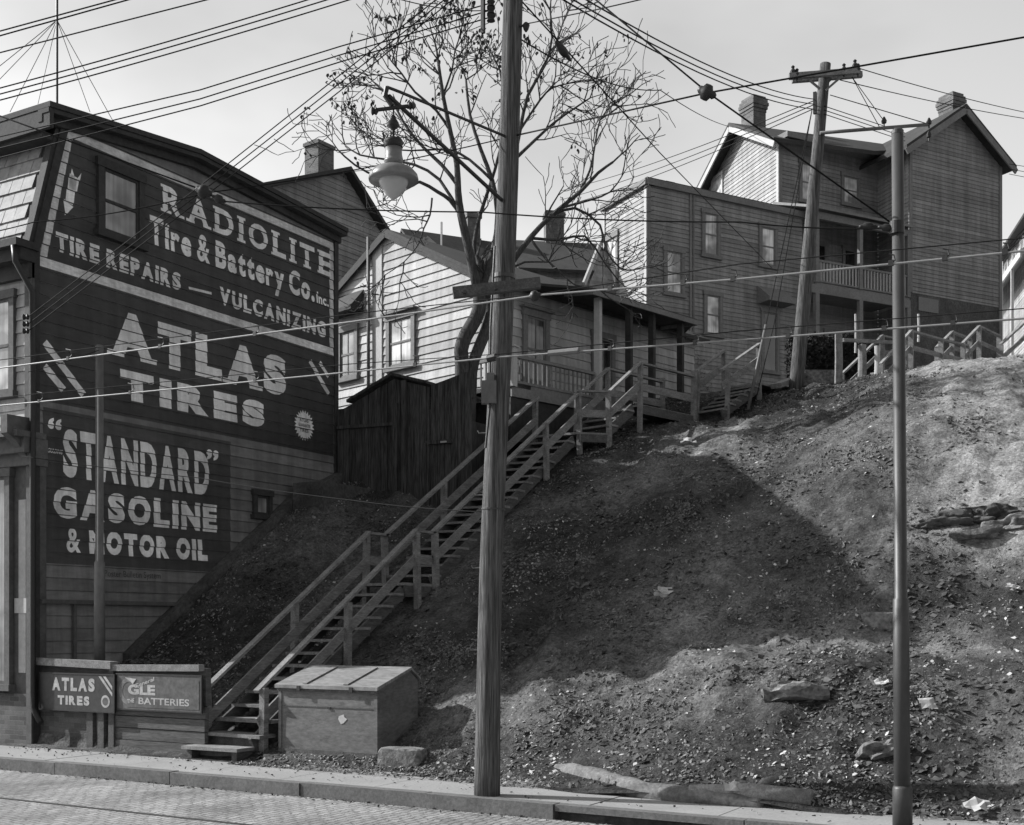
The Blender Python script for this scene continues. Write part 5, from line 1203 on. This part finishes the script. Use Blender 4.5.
# span wires
wp = on_wp
spA = P(896.5, 228, spD)
s1 = P(205, 191, 13.5)
wire([wp(137), P(707, 93, 12.6), P(1100, 24, 11.5)], .010, 'heavy span wire rising from the wooden pole to the upper right corner', 0)
wire([wp(137), P(205, 193, 13.5), P(34, 222, 14), P(-100, 243, 14.5)], .007, 'thin span wire from the wooden pole down left across the painted wall', .05)
wire([P(219, 201, 13.5), P(480, 212, 13), P(740, 222, 12.3), spA], .008, 'span wire from the painted wall insulator across to the steel pole band', .03)
wire([P(-120, 72, 15), P(197, 188, 13.5)], .009, 'heavy span wire from the left edge down to the insulator over the painted wall', .0)
wire([P(560, -30, 12), P(707, 92, 12), P(890, 222, 11.95)], .009, 'heavy diagonal span wire descending from the top centre to the steel pole', .0)
wire([wp(-8), P(568, 52, 15), P(660, 153, 22), P(772, 268, 42)], .010, 'long diagonal wire from the wooden pole top down to the flat roofed house wall', .0)
insul(P(555, 41, 14.8), P(571, 61, 15), .05, 'long black strain insulator on the wire right of the wooden pole top')
insul(P(196, 188, 13.5), P(212, 195, 13.5), .075, 'black round strain insulator hanging in front of the painted wall, larger of the pair')
insul(P(212, 196, 13.5), P(226, 202, 13.5), .045, 'black strain insulator hanging in front of the painted wall, smaller of the pair')
insul(P(698, 88.5, 12), P(716, 96.5, 12), .075, 'black round insulator high above the flat roofed house where two span wires cross')
insul(P(859, 226.5, 12), P(878, 227, 12), .04, 'black strain insulator on the span wire just left of the steel pole')
insul(P(878, 226.8, 11.9), P(897, 229, spD), .035, 'black clamp joining the span wires to the steel pole')
wire([wp(34), P(660, 90, 25), P(742, 128, 52)], .010, 'thin service wire from the wooden pole to the left chimney of the gabled house', .2)
wire([P(526, 24, 14.2), P(600, 9, 13), P(700, -14, 12)], .007, 'thin wire rising right from the upper insulator of the wooden pole', .0)
for k, (a, b) in enumerate((((560, -16), (813, 99)), ((560, -8), (813, 104)), ((560, -2), (813, 109)))): wire([P(a[0], a[1], 14.5), P(b[0], b[1], 30.8)], .011, 'one of three parallel wires from the top centre to the leaning pole rack', .25, group='three wires to the leaning pole from the top')
for k, (y0, y1) in enumerate(((175, 101), (184, 105), (191, 109))): wire([P(560, y0+16, 60), P(813, y1, 30.8)], .013, 'one of three thin wires from the far houses up to the leaning pole rack', .2, group='three wires from the far houses')
wire([uq(830, 95), uq(928, 124)], .012, 'wire from the leaning pole top to the outer end of its side bracket', .0)
for k in range(3): wire([uq(824, 106+4*k), P(905, 133+4*k, 36)], .011, 'one of three parallel wires running right from the leaning pole past the steel pole top', 0, group='three wires right of the leaning pole')
wire([uq(858, 68), P(1060, 119, 45)], .012, 'upper thin wire from the crossarm end to the right edge over the right chimney', .1)
wire([uq(840, 80), P(1060, 123.5, 45)], .012, 'lower thin wire from the crossarm to the right edge passing behind the right chimney', .1)
for k in range(3): wire([P(1009, 164+5*k, 50), P(1060, 172+6*k, 50)], .012, 'one of three thin wires leaving the right gable towards the right edge', 0, group='three wires at the right gable')
for k in range(3): wire([P(1004, 255-2*k, 50), P(1060, 205-8*k, 44)], .012, 'one of three thin wires rising from the far house to the right edge', 0, group='three wires at the far house')
# upper left fans
for (a, b, lab) in (((-40, 42), (206, -25), 'upper of the two close wires in the top left corner'), ((-40, 47), (206, -22), 'lower of the two close wires in the top left corner')): wire([P(*a, 13), P(*b, 13)], .008, lab)
wire([P(-60, 68, 13), P(206, 0, 13), P(300, -24, 13)], .0075, 'single thin wire below the close pair in the top left corner')
for k, (y0, y1) in enumerate(((96, -14), (102, -8), (108, -1))): wire([P(-30, y0, 14), P(352, y1, 14)], .008, 'one of three parallel wires crossing the sky above the painted building', .03, group='three wires above the painted building')
for k, (yl, yr) in enumerate(((146, 3), (158, 10), (168, 17))):
    ym = (46.5, 55, 62)[k]; wire([P(-40, yl, 15), P(200, (84, 93, 100)[k]+6, 14.6), P(340, ym, 14.4), P(491, yr, 14.2)], .008, 'one of three wires from the left edge to the rack of the wooden pole', 0, group='three wires to the wooden pole rack')
for k in range(3): wire([P(28, 317+7*k, 19.9), P(200+4*k, 186+4*k, 17.5), P(340, 75+8*k, 16), P(446+8*k, -8, 14.8)], .008, 'one of three service wires slanting down across the painted wall to its front corner', 0, group='three service wires to the painted building')
for k in range(3): q = P(26, 317+7*k, 19.9); g = MB(); g.lathe(q, [(.02, -.06), (.05, -.04), (.03, 0), (.05, .03), (.02, .05)], 10, RIGHT); tag(g.build('insulator', 'iron'), 'small black insulator on the front corner of the painted building', 'insulator', 'corner insulators')
wire([P(22, 456, 19.9), P(200, 478, 18.6), P(350, 500, 16.2), wp(512)-RIGHT*.1], .006, 'low thin wire from the painted wall to the iron band on the wooden pole', .02)
wire([P(457, -20, 14.5), P(459, 20, 14.5), P(463, 60, 15)], .006, 'short thin drop wire hanging left of the wooden pole top')
wire([P(99, 350, 19.8), P(28, 372, 19.9)], .006, 'short thin wire from the slim grey pole top to the corner of the painted building', .02)
wire([P(370, -10, 14), P(440, 8, 14.2), P(491, 10, 14.2)], .006, 'thin slack wire entering the rack of the wooden pole from the top', .02)
# =====================================================================
# GROUND LITTER (uncountable)
def scatter(name, n, m, smin, smax, seed, leafy, region):
    random.seed(seed); mb = MB(); cnt = 0
    while cnt < n:
        x = random.uniform(region[0], region[1]); y = region[2]+(region[3]-region[2])*random.random()**1.25
        dens = noise.noise(Vector((x*.7, y*.7, seed)))+.25*noise.noise(Vector((x*2.5, y*2.5, seed+3)))
        cv = clayv(x, y)
        if random.random() > (.15+dens*2.3)*(1.15-cv*1.05): continue
        if XL-.1 < x < XR+.1 and y < 25: continue
        if x < -13.5 and y < 13.9: continue
        if x < -16.7: continue
        k = (x*RIGHT.x+y*RIGHT.y)/(x*FWD.x+y*FWD.y)
        if abs(k) > .46: continue
        z = hill(x, y); s = smin+(smax-smin)*random.random()**2.5
        c = V3(x, y, z+s*.15)
        if leafy:
            n_ = Vector((random.gauss(0, .45), random.gauss(-.5, .45), 1)).normalized(); a = n_.orthogonal().normalized(); a = Matrix.Rotation(random.random()*6.28, 3, n_) @ a; b = n_.cross(a)
            q = random.uniform(.35, .8); mb.poly([c-a*s, c-b*s*q-a*s*.2+n_*s*.15, c+a*s*.3-b*s*q*.8, c+a*s+n_*s*.1, c+b*s*q])
        else:
            e = [Vector([random.gauss(0, 1) for _ in range(3)]).normalized()*s*random.uniform(.5, 1) for _ in range(3)]
            nb = len(mb.v); mb.v += [c+e[0], c+e[1], c-e[0]*.8, c-e[1]*.9, c+V3(0, 0, s*.5)+e[2]*.2]; mb.f += [(nb, nb+1, nb+4), (nb+1, nb+2, nb+4), (nb+2, nb+3, nb+4), (nb+3, nb, nb+4)]
        cnt += 1
    o = mb.build(name, m, None, fixn=False); tag(o, kind='stuff'); return o
R_ = (-17, 5.5, 13.1, 31)
tag(scatter('dead_leaves', 24000, 'litter_mid', .012, .042, 1, True, R_), 'scattered dead leaves over the hillside', 'leaves')
tag(scatter('dark_leaves', 20000, 'litter_dark', .015, .07, 2, True, R_), 'dark rotting leaves over the hillside', 'leaves')
tag(scatter('gravel', 22000, 'stone', .010, .06, 3, False, R_), 'loose gravel and cinders over the hillside', 'gravel')
tag(scatter('pale_chips', 3800, 'litter_light', .01, .045, 4, True, R_), 'small pale scraps and chips over the hillside', 'litter')
R2 = (-9, 4, 13.0, 17); tag(scatter('toe_leaves', 4500, 'litter_mid', .012, .038, 5, True, R2), 'denser dead leaves at the foot of the slope', 'leaves')
random.seed(21); g = MB(); cnt = 0
while cnt < 5200:                  # dry stalks and grass tufts in patches
    x = random.uniform(-16.5, 5); y = random.uniform(13.3, 31); dn_ = noise.noise(Vector((x*.9+4, y*.9, 6)))
    if dn_ < .16 or clayv(x, y) > .6 or (XL-.2 < x < XR+.2 and y < 25) or (x < -13.5 and y < 13.9): continue
    z = hill(x, y)
    for _ in range(4):
        c = V3(x+random.gauss(0, .05), y+random.gauss(0, .05), z-.01); t_ = c+Vector((random.gauss(0, .06), random.gauss(0, .06), random.uniform(.03, .13))); w_ = RIGHT*.004
        g.poly([c-w_, c+w_, t_]); cnt += 1
tag(g.build('dry_weeds', 'litter_mid', None, fixn=False), 'patches of dry weeds and stalks on the slope', 'weeds', kind='stuff')
random.seed(9); g = MB()
for _ in range(1500):
    x = random.uniform(-17, 3); y = random.choice((11.93-abs(random.gauss(0, .10)), 11.93-abs(random.gauss(0, .05)), random.uniform(12.2, 13.3), random.gauss(13.15, .12))); s = random.uniform(.006, .028)
    z = -.165 if y < 11.94 else .002; c = V3(x, y, z+.004)
    a = Vector((random.gauss(0, 1), random.gauss(0, 1), .3)).normalized()*s; b = Vector((random.gauss(0, 1), random.gauss(0, 1), .2)).normalized()*s*.7; g.poly([c-a, c-b, c+a, c+b+V3(0, 0, s*.4)])
tag(g.build('kerbside_litter', 'litter_dark', None, fixn=False), kind='stuff'); 
def paper(px, py, s, lab, seed):
    random.seed(seed); c = on_hill(px, py, .03); g = MB(); n_ = 5; P_ = []
    for j in range(n_):
        for i in range(n_): P_.append(c+RIGHT*((i/4-.5)*s*1.6)+FWD*((j/4-.5)*s)+V3(0, 0, (j/4)*s*.5+random.uniform(0, s*.35)))
    g.v = P_; g.f = [(j*n_+i, j*n_+i+1, (j+1)*n_+i+1, (j+1)*n_+i) for j in range(4) for i in range(4) if not (i in (0, 3) and random.random() < .4)]
    tag(g.build('paper_scrap', 'litter_light', None, fixn=False), lab, 'litter')
paper(688, 446, .22, 'crumpled pale paper on the upper slope below the leaning guy pipe', 1)
paper(663, 597, .2, 'crumpled white paper in the middle of the shadowed slope', 2)
paper(735, 800, .15, 'pale paper lump on the back of the pavement beside the clay mound', 3)
paper(925, 712, .16, 'white scrap on the slope just right of the steel pole', 4)
paper(880, 690, .14, 'white scrap on the slope just left of the steel pole', 5)
paper(1012, 592, .13, 'upright white scrap on the slope at the right edge', 6)
paper(978, 815, .18, 'white crumpled paper in the bottom right corner', 7)
# =====================================================================
# LIGHT, SKY, CAMERA
sd_ = Vector((-13.2, -3.6, 8.9)).normalized()
el = math.asin(sd_.z); az = math.atan2(sd_.x, sd_.y)
W = bpy.data.worlds.new('World'); S.world = W; W.use_nodes = True; nt = W.node_tree; nt.nodes.clear()
sky = nt.nodes.new('ShaderNodeTexSky'); sky.sky_type = 'NISHITA'; sky.sun_disc = False; sky.sun_elevation = el; sky.sun_rotation = az
sky.air_density = 1.0; sky.dust_density = 2.0; sky.altitude = 200
bw = nt.nodes.new('ShaderNodeRGBToBW'); nt.links.new(sky.outputs[0], bw.inputs[0])
tc = nt.nodes.new('ShaderNodeTexCoord'); mp = nt.nodes.new('ShaderNodeMapping'); mp.inputs['Scale'].default_value = (1, 1, 2.2); nt.links.new(tc.outputs['Generated'], mp.inputs[0])
cl_ = noi(nt, mp.outputs[0], 1.7, 5, .5); cr_ = ramp(nt, cl_, [(.38, .74), (.62, 1.16)])
# bank of bright high haze over the northern sky, plainer sky elsewhere
vd = nt.nodes.new('ShaderNodeVectorMath'); vd.operation = 'DOT_PRODUCT'; nt.links.new(tc.outputs['Generated'], vd.inputs[0]); vd.inputs[1].default_value = Vector((-.20, .82, .62)).normalized()
bank = ramp(nt, vd.outputs['Value'], [(.10, .60), (.60, .76), (.84, .78), (.99, .95)])
col = mul(nt, mul(nt, mul(nt, bw.outputs[0], cr_), bank), 1.72)
bg = nt.nodes.new('ShaderNodeBackground'); bg.inputs['Strength'].default_value = .12; nt.links.new(col, bg.inputs[0])
ow = nt.nodes.new('ShaderNodeOutputWorld'); nt.links.new(bg.outputs[0], ow.inputs[0])
sun = bpy.data.lights.new('sun', 'SUN'); sun.energy = 4.2; sun.angle = math.radians(.5); sun.color = (1, 1, 1)
so = bpy.data.objects.new('sun', sun); COL.objects.link(so); so.rotation_euler = sd_.to_track_quat('Z', 'Y').to_euler(); so.location = (-20, -10, 30)
cam_ = bpy.data.cameras.new('camera'); co = bpy.data.objects.new('camera', cam_); COL.objects.link(co); S.camera = co
co.location = (0, 0, H); co.rotation_euler = (math.pi/2, 0, math.radians(30)); cam_.sensor_width = 36; cam_.lens = F/1024*36; cam_.shift_y = (CY-412.5)/1024; cam_.clip_end = 2000
S.view_settings.view_transform = 'Standard'; S.view_settings.look = 'None'; S.view_settings.exposure = .66; S.view_settings.gamma = 1
S.render.engine = 'CYCLES'
